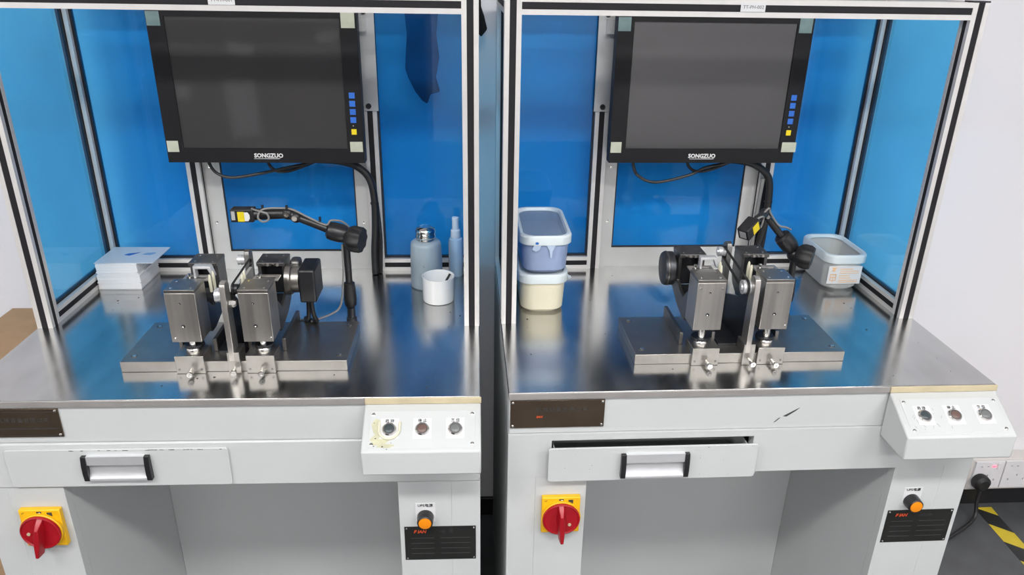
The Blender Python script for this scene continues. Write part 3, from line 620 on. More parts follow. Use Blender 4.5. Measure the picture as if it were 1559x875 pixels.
# ------------------------------------------------------------------ test fixtures
def fixture(k):
    R = k == 1
    dz = 0.0 if R else -0.010
    lx = 0.4505 if R else 0.4415
    lab = ('steel twin-column test fixture with a motor drum on its outer side facing the stacked tubs' if R else
           'steel twin-column test fixture with a black motor on the side facing the frosted bottle')
    t = thing('test_fixture', lab, 'test fixture', k, (0.45, 0.175, 0), 'test fixtures on the worktops')
    bp = mk('base_plate', MB().box(0.245, 0.655, 0.096, 0.262, 0, 0.021), 'plate_steel', t, 0.001)
    for x in (0.262, 0.638):
        for y in (0.118, 0.243):
            mk('bolt', MB().lathe([(0.0062, 0), (0.0062, 0.0006), (0.0048, 0.0008), (0.0046, 0.0003)], (x, y, 0.021), (0, 0, 1), 14), 'dark_steel', bp)
            mk('bolt_head', MB().lathe([(0.0036, 0), (0.0036, 0.0012), (0.0024, 0.0016)], (x + 0.001, y, 0.021), (0, 0, 1), 10), 'chrome', bp)
    def adj_bolt(x, y, z, par):
        mk('adjusting_bolt', MB().lathe([(0.0030, 0), (0.0030, 0.012), (0.0052, 0.0121), (0.0056, 0.019), (0.005, 0.0200), (0.0026, 0.0200), (0.0024, 0.017)], (x, y, z), (0.12, -1, -0.12), 14), 'chrome', par)
    for u, ux in enumerate((0.348, 0.475)):
        mx = ux + 0.0265
        fx = ux + (0.0045 if R else -0.001)
        fb = mk('foot_block', MB().box(fx, fx + 0.052, 0.088, 0.135, 0.0002, 0.036), 'plate_steel', t, 0.0008)
        adj_bolt(fx + 0.028, 0.088, 0.010, fb)
        for x in (fx + 0.006, fx + 0.046): mk('set_screw_or_hole', MB().cyl((x, 0.088, 0.009), (0, -1, 0), 0.0022, 0.0006, 10), 'dark_steel', fb)
        mk('shaft', MB().cyl((mx, 0.115, 0.036), (0, 0, 1), 0.0072, 0.04, 18), 'chrome', t)
        mk('collar', MB().lathe([(0.0135, 0), (0.0135, 0.004), (0.012, 0.006)], (mx, 0.115, 0.036), (0, 0, 1), 24), 'chrome', t)
        mk('spring_washer', MB().lathe([(0.017, 0), (0.018, 0.003), (0.017, 0.006)], (mx, 0.121, 0.041), (0, 0, 1), 24), 'oxide_steel', t)
        z0, z1 = 0.074 + dz, 0.1695 + dz
        col = mk('column_block', MB().box(ux, ux + 0.053, 0.09, 0.143, z0, z1), 'tool_steel', t, 0.0008, label='tall brushed steel block')
        cp = mk('column_cap', MB().box(ux, ux + 0.053, 0.09, 0.143, z1 + 0.0003, z1 + 0.006), 'plate_steel', t, 0.0006)
        for x in (ux + 0.009, ux + 0.044):
            for y in (0.101, 0.132): mk('screw', MB().cyl((x, y, z1 + 0.006), (0, 0, 1), 0.0021, 0.0005, 10), 'chrome', cp)
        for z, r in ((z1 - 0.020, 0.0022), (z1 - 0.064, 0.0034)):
            h = MB().lathe([(r, 0), (r * 0.95, 0.0004), (r * 0.7, 0.0002)], (mx - 0.002, 0.09, z), (0, -1, 0), 12, 0); mk('set_screw_or_hole', h, 'oxide_steel', col)  # dark disc in place of an open hole, its shade put into the colour
            mk('screw', MB().ball((mx - 0.0025, 0.0899, z - r * 0.3), r * 0.55, 8), 'chrome', col)
        if R and u == 0:
            for x in (ux + 0.006, ux + 0.047): mk('screw', MB().lathe([(0.0028, 0), (0.0024, 0.0008), (0.001, 0.001)], (x, 0.09, z1 - 0.011), (0, -1, 0), 10), 'chrome', col)
        else:
            mk('screw', MB().lathe([(0.002, 0), (0.0015, 0.0008), (0.001, 0.001)], (ux + (0.007 if u == 0 else 0.049), 0.09, z0 + 0.008), (0, -1, 0), 10), 'chrome', col)
        # cheeks of the swing arm
        poly = [(0.1432, 0.078), (0.1432, 0.128), (0.150, 0.128), (0.172, 0.106), (0.198, 0.110), (0.222, 0.122), (0.222, 0.170), (0.266, 0.170), (0.266, 0.118), (0.256, 0.100), (0.215, 0.078), (0.170, 0.066), (0.150, 0.066)]
        poly = [(a, b + dz) for a, b in poly]
        mk('arm_cheek', MB().prism(poly, 'x', ux + 0.0005, ux + 0.0065), 'dark_steel', t, 0.0006)
        mk('arm_cheek', MB().prism(poly, 'x', ux + 0.0465, ux + 0.0525), 'dark_steel', t, 0.0006)
        mk('arm_core', MB().box(ux + 0.007, ux + 0.046, 0.1435, 0.25, 0.078 + dz, 0.100 + dz), 'oxide_steel', t)
        mk('head_back', MB().box(ux + 0.007, ux + 0.046, 0.252, 0.266, 0.100 + dz, 0.1695 + dz), 'oxide_steel', t)
        hd = mk('head_plate', MB().box(ux, ux + 0.053, 0.216, 0.267, 0.1703 + dz, 0.1775 + dz), 'dark_steel', t, 0.0006)
        for x in (ux + 0.010, ux + 0.043):
            for y in (0.227, 0.256): mk('screw', MB().cyl((x, y, 0.1775 + dz), (0, 0, 1), 0.0022, 0.0006, 10), 'chrome', hd)
        for i in range(4): mk('set_screw_or_hole', MB().cyl((ux + 0.013 + i * 0.009, 0.216, 0.1735 + dz), (0, -1, 0), 0.0026, 0.0022, 10), 'tool_steel' if i % 2 else 'chrome', hd)
        # tray plate with slot and guide bracket
        sp = MB(); pz = 0.163 + dz; inn = 1 if u == 0 else -1
        px0, px1 = ux + 0.006, ux + 0.053
        sp.box(px0, px1, 0.160, 0.168, pz, pz + 0.003); sp.box(px0, px1, 0.176, 0.186, pz, pz + 0.003); sp.box(px0, px0 + 0.006, 0.168, 0.176, pz, pz + 0.003); sp.box(px1 - 0.006, px1, 0.168, 0.176, pz, pz + 0.003)
        tr = mk('slotted_tray', sp, 'tool_steel', t, 0.0004)
        mk('tray_support', MB().box(ux + 0.016, ux + 0.036, 0.166, 0.18, 0.100 + dz, pz - 0.0002), 'oxide_steel', t)
        br = MB()
        if (u == 0):
            a, b = ux + 0.026, ux + 0.060
            br.prism([(a, pz + 0.003), (a + 0.004, pz + 0.003), (a + 0.004, pz + 0.021), (b - 0.008, pz + 0.021), (b - 0.001, pz + 0.004), (b + 0.003, pz + 0.005), (b - 0.003, pz + 0.026), (a, pz + 0.026)], 'y', 0.168, 0.182)
            mk('guide_bracket', br, 'alu_bright', t, 0.0005)
        mk('thumb_screw', MB().lathe([(0.0022, 0), (0.0022, 0.004), (0.0035, 0.0042), (0.0035, 0.008)], (ux + 0.018, 0.170, pz + 0.003), (0, 0, 1), 12), 'chrome', t)
        # nylon guide pins
        pxn = ux + 0.0610 if u == 0 else ux - 0.0075
        for j, (ddx, y, h) in enumerate(((0, 0.150, 0.034), (0.0045 if u == 0 else -0.0005, 0.163, 0.036))):
            mk('nylon_pin', MB().lathe([(0.0030, 0), (0.0032, h * 0.7), (0.0022, h * 0.93), (0.0008, h)], (pxn + ddx * 0.5, y, 0.147 + dz), (0, 0, 1), 10), 'nylon', t)
        mk('pin_arm', MB().box(min(pxn, mx), max(pxn, mx), 0.146, 0.168, 0.136 + dz, 0.1468 + dz), 'oxide_steel', t)
        # low rails along the base
        for x in (ux - 0.0085, ux + 0.0545):
            mk('rail', MB().box(x, x + 0.007, 0.136, 0.26, 0.0213, 0.047), 'dark_steel', t, 0.0008)
    # centre lever
    lf = mk('lever_foot', MB().box(lx, lx + 0.0225, 0.087, 0.125, 0.0002, 0.0435), 'plate_steel', t, 0.0008)
    adj_bolt(lx + 0.012, 0.087, 0.013, lf)
    cz = 0.0
    lp = [(0.0865, 0.026), (0.0865, 0.168), (0.089, 0.175), (0.096, 0.1785), (0.106, 0.178), (0.112, 0.170), (0.116, 0.060), (0.116, 0.026)]
    mk('lever_plate', MB().prism(lp, 'x', lx + 0.0035, lx + 0.0135), 'tool_steel', t, 0.0008)
    bp_ = [(0.1165, 0.0225), (0.1165, 0.150), (0.128, 0.146), (0.165, 0.110), (0.237, 0.085), (0.237, 0.0225)]
    mk('lever_web', MB().prism(bp_, 'x', lx + 0.005, lx + 0.012), 'oxide_steel', t, 0.0008)
    mk('base_channel', MB().box(0.4145, 0.4660 if R else 0.4640, 0.128, 0.235, 0.0212, 0.026), 'oxide_steel', t)
    rp = [(0.238, 0.0225), (0.238, 0.183), (0.242, 0.190), (0.250, 0.193), (0.258, 0.190), (0.264, 0.183), (0.264, 0.0225)]
    rp = [(a, b + dz) if b > 0.03 else (a, b) for a, b in rp]
    mk('rear_post', MB().prism(rp, 'x', lx - 0.001 + (0.006 if not R else 0), lx + 0.009 + (0.006 if not R else 0)), 'dark_steel', t, 0.0008)
    fz, rz = 0.152 + dz * 0.5, 0.171 + dz
    def pulley(x, y, z, r, wd, name='pulley'):
        mk(name, MB().lathe([(r, 0), (r, wd * 0.12), (r * 0.93, wd * 0.14), (r * 0.93, wd * 0.45), (r, wd * 0.47), (r, wd * 0.6), (r * 0.93, wd * 0.62), (r * 0.93, wd * 0.86), (r, wd * 0.88), (r, wd), (r * 0.5, wd), (r * 0.4, wd * 1.2)], (x, y, z), (-1, 0, 0), 24), 'alu_bright', t)
    pulley(lx + 0.0030, 0.112, fz, 0.0135, 0.0145)
    pulley(lx - 0.0015 + (0.006 if not R else 0), 0.250, rz, 0.0100, 0.014)
    def belt(x, ya, za, ra, yb, zb, rb, w_):
        a = math.atan2(zb - za, yb - ya); L = []
        for i in range(13): th = a + math.pi / 2 + math.pi * i / 12; L.append((ya + ra * math.cos(th), za + ra * math.sin(th)))
        for i in range(13): th = a - math.pi / 2 + math.pi * i / 12; L.append((yb + rb * math.cos(th), zb + rb * math.sin(th)))
        n = len(L); m = MB()
        cy, cz_ = (ya + yb) / 2, (za + zb) / 2
        inner = []
        for (y, z) in L:
            cyy, czz, rr_ = (ya, za, ra) if (y - ya) ** 2 + (z - za) ** 2 < (y - yb) ** 2 + (z - zb) ** 2 else (yb, zb, rb)
            inner.append((cyy + (y - cyy) * (rr_ - 0.0012) / rr_, czz + (z - czz) * (rr_ - 0.0012) / rr_))
        vs = [(x, *q) for q in L] + [(x + w_, *q) for q in L] + [(x, *q) for q in inner] + [(x + w_, *q) for q in inner]; fs = []
        for i in range(n):
            j = (i + 1) % n
            fs += [(i, j, n + j, n + i), (2 * n + j, 2 * n + i, 3 * n + i, 3 * n + j), (j, i, 2 * n + i, 2 * n + j), (n + i, n + j, 3 * n + j, 3 * n + i)]
        m.add(vs, fs); return m
    if R: mk('drive_belt', belt(lx - 0.006, 0.112, fz, 0.0152, 0.250, rz, 0.0112, 0.005), 'rubber', t)
    else:
        mk('drive_belt', belt(lx + 0.0145, 0.125, fz + 0.006, 0.0115, 0.235, rz, 0.0075, 0.004), 'rubber', t)
        mk('small_roller', MB().lathe([(0.009, 0), (0.009, 0.010), (0.006, 0.012)], (lx + 0.0145, 0.125, fz + 0.006), (1, 0, 0), 18), 'oxide_steel', t)
        mk('clamp_nut', MB().lathe([(0.0075, 0), (0.0075, 0.008), (0.005, 0.012)], (lx + 0.0145, 0.100, 0.136), (1, 0, 0), 6), 'chrome', t)
        mk('guard_sheet', MB().box(0.462, 0.468, 0.15, 0.215, 0.10, 0.160), 'alu_plate', t)
    # motor
    if R:
        m = MB().lathe([(0.026, 0), (0.030, 0.004), (0.034, 0.006), (0.034, 0.022), (0.032, 0.025), (0.012, 0.026)], (0.3475, 0.242, 0.139), (-1, 0, 0), 36)
        mo = mk('motor', m, 'oxide_steel', t, label='dark steel motor drum')
        mk('motor_rim', MB().lathe([(0.0342, 0), (0.0352, 0.002), (0.0342, 0.004)], (0.331, 0.242, 0.139), (-1, 0, 0), 36), 'dark_steel', mo)
    else:
        X = 0.5285
        mo = mk('motor', MB().box(X + 0.026, X + 0.058, 0.200, 0.270, 0.090, 0.158), 'black_plastic', t, 0.004, label='black square motor')
        mk('motor_flange', MB().lathe([(0.030, 0), (0.030, 0.010), (0.026, 0.012), (0.026, 0.0255)], (X, 0.226, 0.130), (1, 0, 0), 36), 'plate_steel', mo)
        fl = MB().box(X + 0.004, X + 0.024, 0.232, 0.262, 0.105, 0.165); mk('motor_clamp', fl, 'dark_steel', mo, 0.006)
        mk('cable', MB().tube([(0.566, 0.240, 0.092), (0.569, 0.238, 0.05), (0.571, 0.250, 0.027), (0.545, 0.268, 0.0262)], 0.0045, 8), 'cable_black', mo)
        mk('cable', MB().tube([(0.558, 0.252, 0.092), (0.557, 0.250, 0.045), (0.550, 0.256, 0.027), (0.53, 0.30, 0.0052)], 0.0042, 8), 'cable_black', mo)
    return t
for k in (0, 1): fixture(k)

# ------------------------------------------------------------------ articulated arms with a sensor
def star_knob(mb, c, d, r, h, lobes=8):
    d = Vector(d).normalized(); q = d.to_track_quat('Z', 'Y').to_matrix(); c = Vector(c); n = lobes * 6
    def ring(f, z): return [tuple(c + q @ Vector((r * f * (1 + 0.07 * math.cos(lobes * 2 * math.pi * i / n)) * math.cos(2 * math.pi * i / n), r * f * (1 + 0.07 * math.cos(lobes * 2 * math.pi * i / n)) * math.sin(2 * math.pi * i / n), z))) for i in range(n)]
    return mb.loft([ring(0.6, 0), ring(0.9, h * 0.25), ring(1, h * 0.45), ring(1, h * 0.8), ring(0.88, h)], smooth=True)

def arm(k):
    R = k == 1
    lab = ('black articulated arm bent upwards, its star knob beside the labelled white tub' if R else
           'black articulated arm reaching out level, holding a sensor with yellow label above the fixture')
    y = 0.312 if not R else 0.305; px = 0.631 if not R else 0.622
    t = thing('articulated_arm', lab, 'clamp arm', k, (px, y, 0), 'sensor arms on the worktops')
    mk('foot', MB().lathe([(0.011, 0), (0.011, 0.006), (0.0085, 0.008), (0.0085, 0.030)], (px, y, 0), (0, 0, 1), 18), 'oxide_steel', t)
    if not R:
        mk('socket', MB().lathe([(0.0095, 0), (0.0125, 0.004), (0.0135, 0.02), (0.0115, 0.052), (0.009, 0.054)], (px, y, 0.033), (0, 0, 1), 20), 'black_plastic', t)
        mk('post', MB().cyl((px, y, 0.087), (0, 0, 1), 0.0072, 0.095, 16), 'black_plastic', t)
        j = mk('clamp_joint', MB().lathe([(0.012, 0), (0.0175, 0.004), (0.019, 0.012), (0.019, 0.030), (0.016, 0.040)], (0.594, y, 0.2015), (1, 0, -0.28), 20), 'black_plastic', t)
        mk('post_head', MB().ball((px, y, 0.188), 0.0155, 16), 'black_plastic', t)
        kb = star_knob(MB(), (0.634, y - 0.006, 0.187), (0.96, -0.28, -0.10), 0.0265, 0.034); mk('star_knob', kb, 'rubber', t)
        mk('lower_arm', MB().rod((0.602, y, 0.2005), (0.540, y, 0.2265), 0.0085, 0.0078), 'black_plastic', t)
        e = MB().ball((0.536, y, 0.2280), 0.0118); e.ball((0.520, y, 0.2355), 0.0125); e.rod((0.536, y, 0.2280), (0.520, y, 0.2355), 0.0095)
        el = mk('elbow', e, 'black_plastic', t)
        for x, z in ((0.520, 0.2365), (0.535, 0.2285)): mk('screw', MB().lathe([(0.0055, 0), (0.0055, 0.002), (0.003, 0.002), (0.003, 0.001)], (x, y - 0.0112, z), (0, -1, 0), 12), 'chrome', el)
        mk('upper_arm', MB().rod((0.515, y, 0.2350), (0.455, y, 0.2335), 0.0100, 0.0118), 'black_plastic', t)
        s = mk('sensor', MB().box(0.411, 0.456, y - 0.013, y + 0.013, 0.2205, 0.2465), 'black_plastic', t, 0.002)
        mk('sensor_cap', MB().box(0.4135, 0.4205, y - 0.0136, y - 0.0128, 0.2255, 0.2435), 'alu_plate', s)
        mk('warning_label', MB().box(0.4255, 0.4385, y - 0.0136, y - 0.0128, 0.2225, 0.2425), 'label_yellow', s, label='yellow warning label')
        mk('warning_label', MB().prism([(0.4387, 0.2235), (0.4387, 0.2415), (0.4455, 0.2415), (0.449, 0.236), (0.449, 0.229), (0.4455, 0.2235)], 'y', y - 0.0136, y - 0.0128), 'sticker', s, label='white label')
        c = MB(); c.tube([(0.452, y - 0.006, 0.2465), (0.468, y - 0.014, 0.2445), (0.484, y - 0.017, 0.240), (0.486, y - 0.017, 0.228), (0.475, y - 0.017, 0.2235), (0.466, y - 0.017, 0.231), (0.470, y - 0.014, 0.243), (0.480, y - 0.008, 0.2475), (0.505, y - 0.004, 0.2475), (0.530, y - 0.004, 0.2450), (0.56, y - 0.004, 0.2290), (0.594, y - 0.006, 0.2135), (0.605, y - 0.004, 0.222), (0.626, y + 0.006, 0.216), (0.640, y + 0.016, 0.196)], 0.0021, 8)
        mk('sensor_cable', c, 'cable_grey', t)
        c = MB(); c.tube([(0.6235, y - 0.005, 0.172), (0.6222, y - 0.005, 0.12), (0.6195, y - 0.007, 0.088), (0.6165, y - 0.009, 0.060), (0.610, y - 0.016, 0.036), (0.595, y - 0.028, 0.0275), (0.575, y - 0.045, 0.0255), (0.56, y - 0.06, 0.0255)], 0.0021, 8)
        mk('lead_cable', c, 'cable_grey', t)
        tz = MB()
        for q in ((0.474, 0.2495), (0.521, 0.2490), (0.584, 0.2250)): tz.box(q[0] - 0.0018, q[0] + 0.0018, y - 0.010, y - 0.004, q[1] - 0.004, q[1] + 0.005)
        mk('cable_ties', tz, 'rubber', t)
    else:
        mk('socket', MB().lathe([(0.0095, 0), (0.0125, 0.004), (0.0135, 0.02), (0.0115, 0.052), (0.009, 0.054)], (px, y, 0.033), (0, 0, 1), 20), 'black_plastic', t)
        mk('post', MB().cyl((px, y, 0.087), (0, 0, 1), 0.0072, 0.045, 16), 'black_plastic', t)
        mk('post_head', MB().ball((px, y, 0.142), 0.0165, 16), 'black_plastic', t)
        mk('clamp_joint', MB().lathe([(0.012, 0), (0.017, 0.004), (0.0185, 0.012), (0.0185, 0.032), (0.016, 0.042)], (0.585, y, 0.186), (0.70, 0.05, -0.72), 20), 'black_plastic', t)
        kb = star_knob(MB(), (0.618, y - 0.012, 0.148), (0.80, -0.56, -0.10), 0.0255, 0.034); mk('star_knob', kb, 'rubber', t)
        mk('lower_arm', MB().rod((0.590, y, 0.180), (0.551, y, 0.2225), 0.0078, 0.0068), 'black_plastic', t)
        e = MB().ball((0.547, y, 0.2275), 0.0105); e.ball((0.537, y - 0.010, 0.2365), 0.0100); e.rod((0.547, y, 0.2275), (0.537, y - 0.010, 0.2365), 0.008)
        el = mk('elbow', e, 'black_plastic', t)
        mk('screw', MB().lathe([(0.004, 0), (0.004, 0.002), (0.002, 0.002)], (0.547, y - 0.0098, 0.2285), (0, -1, 0), 12), 'chrome', el)
        mk('upper_arm', MB().rod((0.535, y - 0.014, 0.2360), (0.508, y - 0.040, 0.2285), 0.0080, 0.0085), 'black_plastic', t)
        M = Matrix.Translation((0.492, y - 0.055, 0.2195)) @ Matrix.Rotation(math.radians(38), 4, 'Z') @ Matrix.Rotation(math.radians(-28), 4, 'Y')
        s = mk('sensor', MB().box(-0.021, 0.021, -0.0125, 0.0125, -0.013, 0.013), 'black_plastic', t, 0.002, m4=M)
        mk('warning_label', MB().box(-0.004, 0.016, -0.0131, -0.0124, -0.010, 0.009), 'label_yellow', s, m4=Matrix.Identity(4), label='yellow warning label')
        mk('sensor_window', MB().box(-0.0216, -0.0209, -0.007, 0.007, -0.008, 0.008), 'alu_plate', s, m4=Matrix.Identity(4))
        c = MB(); c.tube([(0.505, y - 0.046, 0.233), (0.519, y - 0.044, 0.240), (0.527, y - 0.036, 0.234), (0.524, y - 0.034, 0.214), (0.516, y - 0.034, 0.222), (0.517, y - 0.030, 0.236), (0.532, y - 0.020, 0.240), (0.545, y - 0.013, 0.248), (0.552, y - 0.008, 0.236), (0.575, y - 0.004, 0.2085), (0.59, y - 0.006, 0.205), (0.605, y + 0.002, 0.197)], 0.0021, 8)
        mk('sensor_cable', c, 'cable_grey', t)
for k in (0, 1): arm(k)

# ------------------------------------------------------------------ small things, first bench
def card_pack(x0, x1, y0, y1, z0, n, th, label, seed):
    rr = random.Random(seed); t = thing('card_stack', label, 'cards', 0, ((x0 + x1) / 2, (y0 + y1) / 2, z0), 'white cards by the side panel')
    for i in range(n):
        dx, dy = rr.uniform(-0.0011, 0.0011), rr.uniform(-0.001, 0.0008)
        mk('card', MB().box(x0 + dx, x1 + dx, y0 + dy, y1 + dy, z0 + i * th + 0.0001, z0 + (i + 1) * th - 0.0001), 'paper_white', t)
card_pack(0.0335, 0.129, 0.4825, 0.588, 0.0, 10, 0.0035, 'lower stack of thick white cards resting on the steel worktop', 1)
card_pack(0.0345, 0.1255, 0.4835, 0.586, 0.0352, 8, 0.0033, 'upper stack of white cards lying on the lower stack', 2)
fs = thing('film_sheet', 'thin pale translucent sheet with blue ink marks on top of the card stacks', 'sheet', 0, (0.085, 0.54, 0.0616))
s_ = mk('sheet', MB().prism([(0.033, 0.482), (0.163, 0.486), (0.164, 0.588), (0.034, 0.589)], 'z', 0.0618, 0.0634), 'film', fs)
mk('ink_mark', MB().prism([(0.078, 0.535), (0.092, 0.531), (0.100, 0.540), (0.110, 0.553), (0.098, 0.548), (0.086, 0.545)], 'z', 0.0635, 0.0638), 'blue_ink', fs)
mk('ink_mark', MB().prism([(0.118, 0.538), (0.138, 0.534), (0.146, 0.545), (0.144, 0.552), (0.126, 0.548)], 'z', 0.0635, 0.0638), 'blue_ink_pale', fs)

bx, by = 0.7785, 0.500
t = thing('dispenser_bottle', 'frosted plastic dispenser bottle with a domed chrome lid behind the white cup', 'bottle', 0, (bx, by, 0))
mk('body', MB().lathe([(0.034, 0), (0.0365, 0.003), (0.0368, 0.02), (0.0364, 0.070), (0.0352, 0.102), (0.0340, 0.1075), (0.030, 0.1110), (0.021, 0.1130)], (bx, by, 0), (0, 0, 1), 36), 'frosted', t)
mk('lid', MB().lathe([(0.0205, 0), (0.0205, 0.004), (0.0225, 0.006), (0.0232, 0.010), (0.0218, 0.015), (0.0225, 0.017), (0.0232, 0.021), (0.021, 0.027), (0.014, 0.0315), (0.011, 0.0308), (0.004, 0.0312)], (bx, by, 0.1142), (0, 0, 1), 32), 'chrome', t, label='domed chrome lid')
mk('scratch', MB().prism([(bx - 0.006, 0.064), (bx - 0.003, 0.060), (bx - 0.001, 0.057), (bx - 0.004, 0.059)], 'y', by - 0.0368, by - 0.0358), 'ink_grey', t)

sx, sy = 0.8455, 0.5645
t = thing('spray_bottle', 'slim pale blue spray bottle with white pump beside the dispenser bottle', 'bottle', 0, (sx, sy, 0))
mk('body', MB().lathe([(0.0155, 0), (0.0172, 0.003), (0.0172, 0.088), (0.0155, 0.094), (0.0118, 0.0965)], (sx, sy, 0), (0, 0, 1), 28), 'spray_body', t)
mk('pump_collar', MB().lathe([(0.0118, 0), (0.0122, 0.001), (0.0114, 0.018), (0.009, 0.020)], (sx, sy, 0.0968), (0, 0, 1), 24), 'spray_cap', t)
mk('pump_nozzle', MB().lathe([(0.0082, 0), (0.0080, 0.020), (0.0086, 0.022), (0.0082, 0.029), (0.006, 0.030)], (sx, sy, 0.117), (0, 0, 1), 20), 'spray_cap', t)
lb = MB(); n = 8
q0 = [(sx + 0.0175 * math.cos(a), sy + 0.0175 * math.sin(a)) for a in [math.radians(165 + i * 12) for i in range(5)]]
lb.loft([[(x, y_, z) for x, y_ in q0] + [(sx + (x - sx) * 0.985, sy + (y_ - sy) * 0.985, z) for x, y_ in q0[::-1]] for z in (0.012, 0.085)]); mk('label_strip', lb, 'sticker', t)
q1 = [(sx + 0.0177 * math.cos(a), sy + 0.0177 * math.sin(a)) for a in [math.radians(172 + i * 8) for i in range(4)]]
lb = MB(); lb.loft([[(x, y_, z) for x, y_ in q1] + [(sx + (x - sx) * 0.99, sy + (y_ - sy) * 0.99, z) for x, y_ in q1[::-1]] for z in (0.036, 0.047)]); mk('label_print', lb, 'green_print', t)

cx, cy = 0.8095, 0.4165
t = thing('cup', 'short white cup with straight sides in front of the dispenser bottle', 'cup', 0, (cx, cy, 0))
mk('body', MB().lathe([(0.032, 0), (0.0345, 0.0015), (0.0352, 0.006), (0.0362, 0.056), (0.0366, 0.0583), (0.0352, 0.0588), (0.0338, 0.057), (0.0325, 0.008), (0.030, 0.006), (0.0, 0.0058)], (cx, cy, 0), (0, 0, 1), 40), 'ceramic', t)
single('stirring_stick', MB().rod((cx - 0.006, cy - 0.018, 0.0080), (cx + 0.026, cy + 0.012, 0.0575), 0.0022, 0.0026, 8), 'ink', 0, (cx, cy, 0.006), 'thin dark stick leaning inside the white cup', 'stick')

# ------------------------------------------------------------------ small things, second bench
def tub(name, label, x0, x1, y0, y1, z0, h, wallm, rimm, group=None, lid=False, contents=None, r=0.03, taper=0.008, k=1, rim=0.022):
    t = thing(name, label, 'container', k, ((x0 + x1) / 2, (y0 + y1) / 2, z0), group)
    tp = taper; zt = z0 + h - 0.004
    b = MB()
    b.loft([rrect(x0 + tp + 0.006, x1 - tp - 0.006, y0 + tp + 0.006, y1 - tp - 0.006, r, z0 + 0.0002), rrect(x0 + tp, x1 - tp, y0 + tp, y1 - tp, r, z0 + 0.007), rrect(x0 + 0.004, x1 - 0.004, y0 + 0.004, y1 - 0.004, r, zt),
            rrect(x0 + 0.006, x1 - 0.006, y0 + 0.006, y1 - 0.006, r, zt), rrect(x0 + tp + 0.003, x1 - tp - 0.003, y0 + tp + 0.003, y1 - tp - 0.003, r, z0 + 0.010)])
    mk('body', b, wallm, t)
    a = MB()
    a.loft([rrect(x0 + 0.0035, x1 - 0.0035, y0 + 0.0035, y1 - 0.0035, r, z0 + h - rim), rrect(x0, x1, y0, y1, r, z0 + h - rim + 0.002), rrect(x0 - 0.0005, x1 + 0.0005, y0 - 0.0005, y1 + 0.0005, r, z0 + h - 0.004), rrect(x0 + 0.002, x1 - 0.002, y0 + 0.002, y1 - 0.002, r, z0 + h),
            rrect(x0 + 0.007, x1 - 0.007, y0 + 0.007, y1 - 0.007, r, z0 + h - 0.0005), rrect(x0 + 0.010, x1 - 0.010, y0 + 0.010, y1 - 0.010, r, z0 + h - 0.007)], cap0=False, cap1=False)
    mk('rim', a, rimm, t)
    if lid: mk('lid', MB().loft([rrect(x0 + 0.008, x1 - 0.008, y0 + 0.008, y1 - 0.008, r, z0 + h - 0.0075), rrect(x0 + 0.008, x1 - 0.008, y0 + 0.008, y1 - 0.008, r, z0 + h - 0.006)]), lid, t)
    return t
tb = tub('plastic_tub', 'cream plastic tub with lid on the worktop under the blue-tinted tub', 0.038, 0.147, 0.327, 0.535, 0.0, 0.0905, 'cream', 'tub_white', 'stacked plastic tubs', 'tub_white')
mk('lid_tab', MB().prism([(0.147, 0.335), (0.1535, 0.345), (0.147, 0.356)], 'z', 0.078, 0.081), 'tub_white', tb)
tu = tub('plastic_tub', 'lavender blue tub with clear lid stacked on the cream tub', 0.040, 0.1515, 0.329, 0.540, 0.0912, 0.086, 'lavender', 'tub_white', 'stacked plastic tubs', 'lid_clear')
mk('contents', MB().loft([rrect(0.056, 0.136, 0.345, 0.524, 0.02, 0.104), rrect(0.052, 0.140, 0.341, 0.528, 0.02, 0.150)]), 'lavender', tu)
dr = MB()
dr.prism([(0.070, 0.1575), (0.066, 0.148), (0.074, 0.143), (0.082, 0.147), (0.085, 0.1575)], 'y', 0.3295, 0.3315); dr.prism([(0.096, 0.1575), (0.103, 0.145), (0.105, 0.129), (0.108, 0.129), (0.1095, 0.144), (0.116, 0.1575)], 'y', 0.3295, 0.3315)
mk('drip', dr, 'drip_pale', tu)
mk('blue_smear', MB().prism([(0.073, 0.160), (0.0785, 0.1595), (0.080, 0.163), (0.076, 0.165), (0.0725, 0.1635)], 'y', 0.3280, 0.3290), 'blue_ink', tu)

tw = tub('labelled_tub', 'open translucent white tub with orange printed label against the blue side panel', 0.763, 0.8655, 0.430, 0.588, 0.0, 0.090, 'tub_grey', 'tub_white', r=0.028, taper=0.010)
lab = mk('label', MB().box(0.772, 0.852, 0.4343, 0.4352, 0.0185, 0.0625), 'sticker', tw)
pr = MB()
for i, (z, w_) in enumerate(((0.0555, 0.030), (0.0505, 0.045), (0.0455, 0.045), (0.0385, 0.025), (0.033, 0.028), (0.0275, 0.045), (0.023, 0.045))):
    pr.box(0.800, 0.800 + w_, 0.4339, 0.4342, z - 0.0009, z + 0.0009)
mk('label_lines', pr, 'label_orange', lab)
pr = MB()
pr.prism([(0.779, 0.0595), (0.791, 0.0595), (0.787, 0.053), (0.790, 0.050), (0.779, 0.050), (0.783, 0.054)], 'y', 0.4339, 0.4342)
for a, b, c, d in ((0.778, 0.7925, 0.041, 0.043), (0.778, 0.7925, 0.0335, 0.035), (0.778, 0.7925, 0.026, 0.0275), (0.778, 0.7798, 0.026, 0.043), (0.7907, 0.7925, 0.026, 0.043), (0.7845, 0.786, 0.0225, 0.043)): pr.box(a, b, 0.4339, 0.4342, c, d)
mk('label_emblem', pr, 'label_orange', lab)

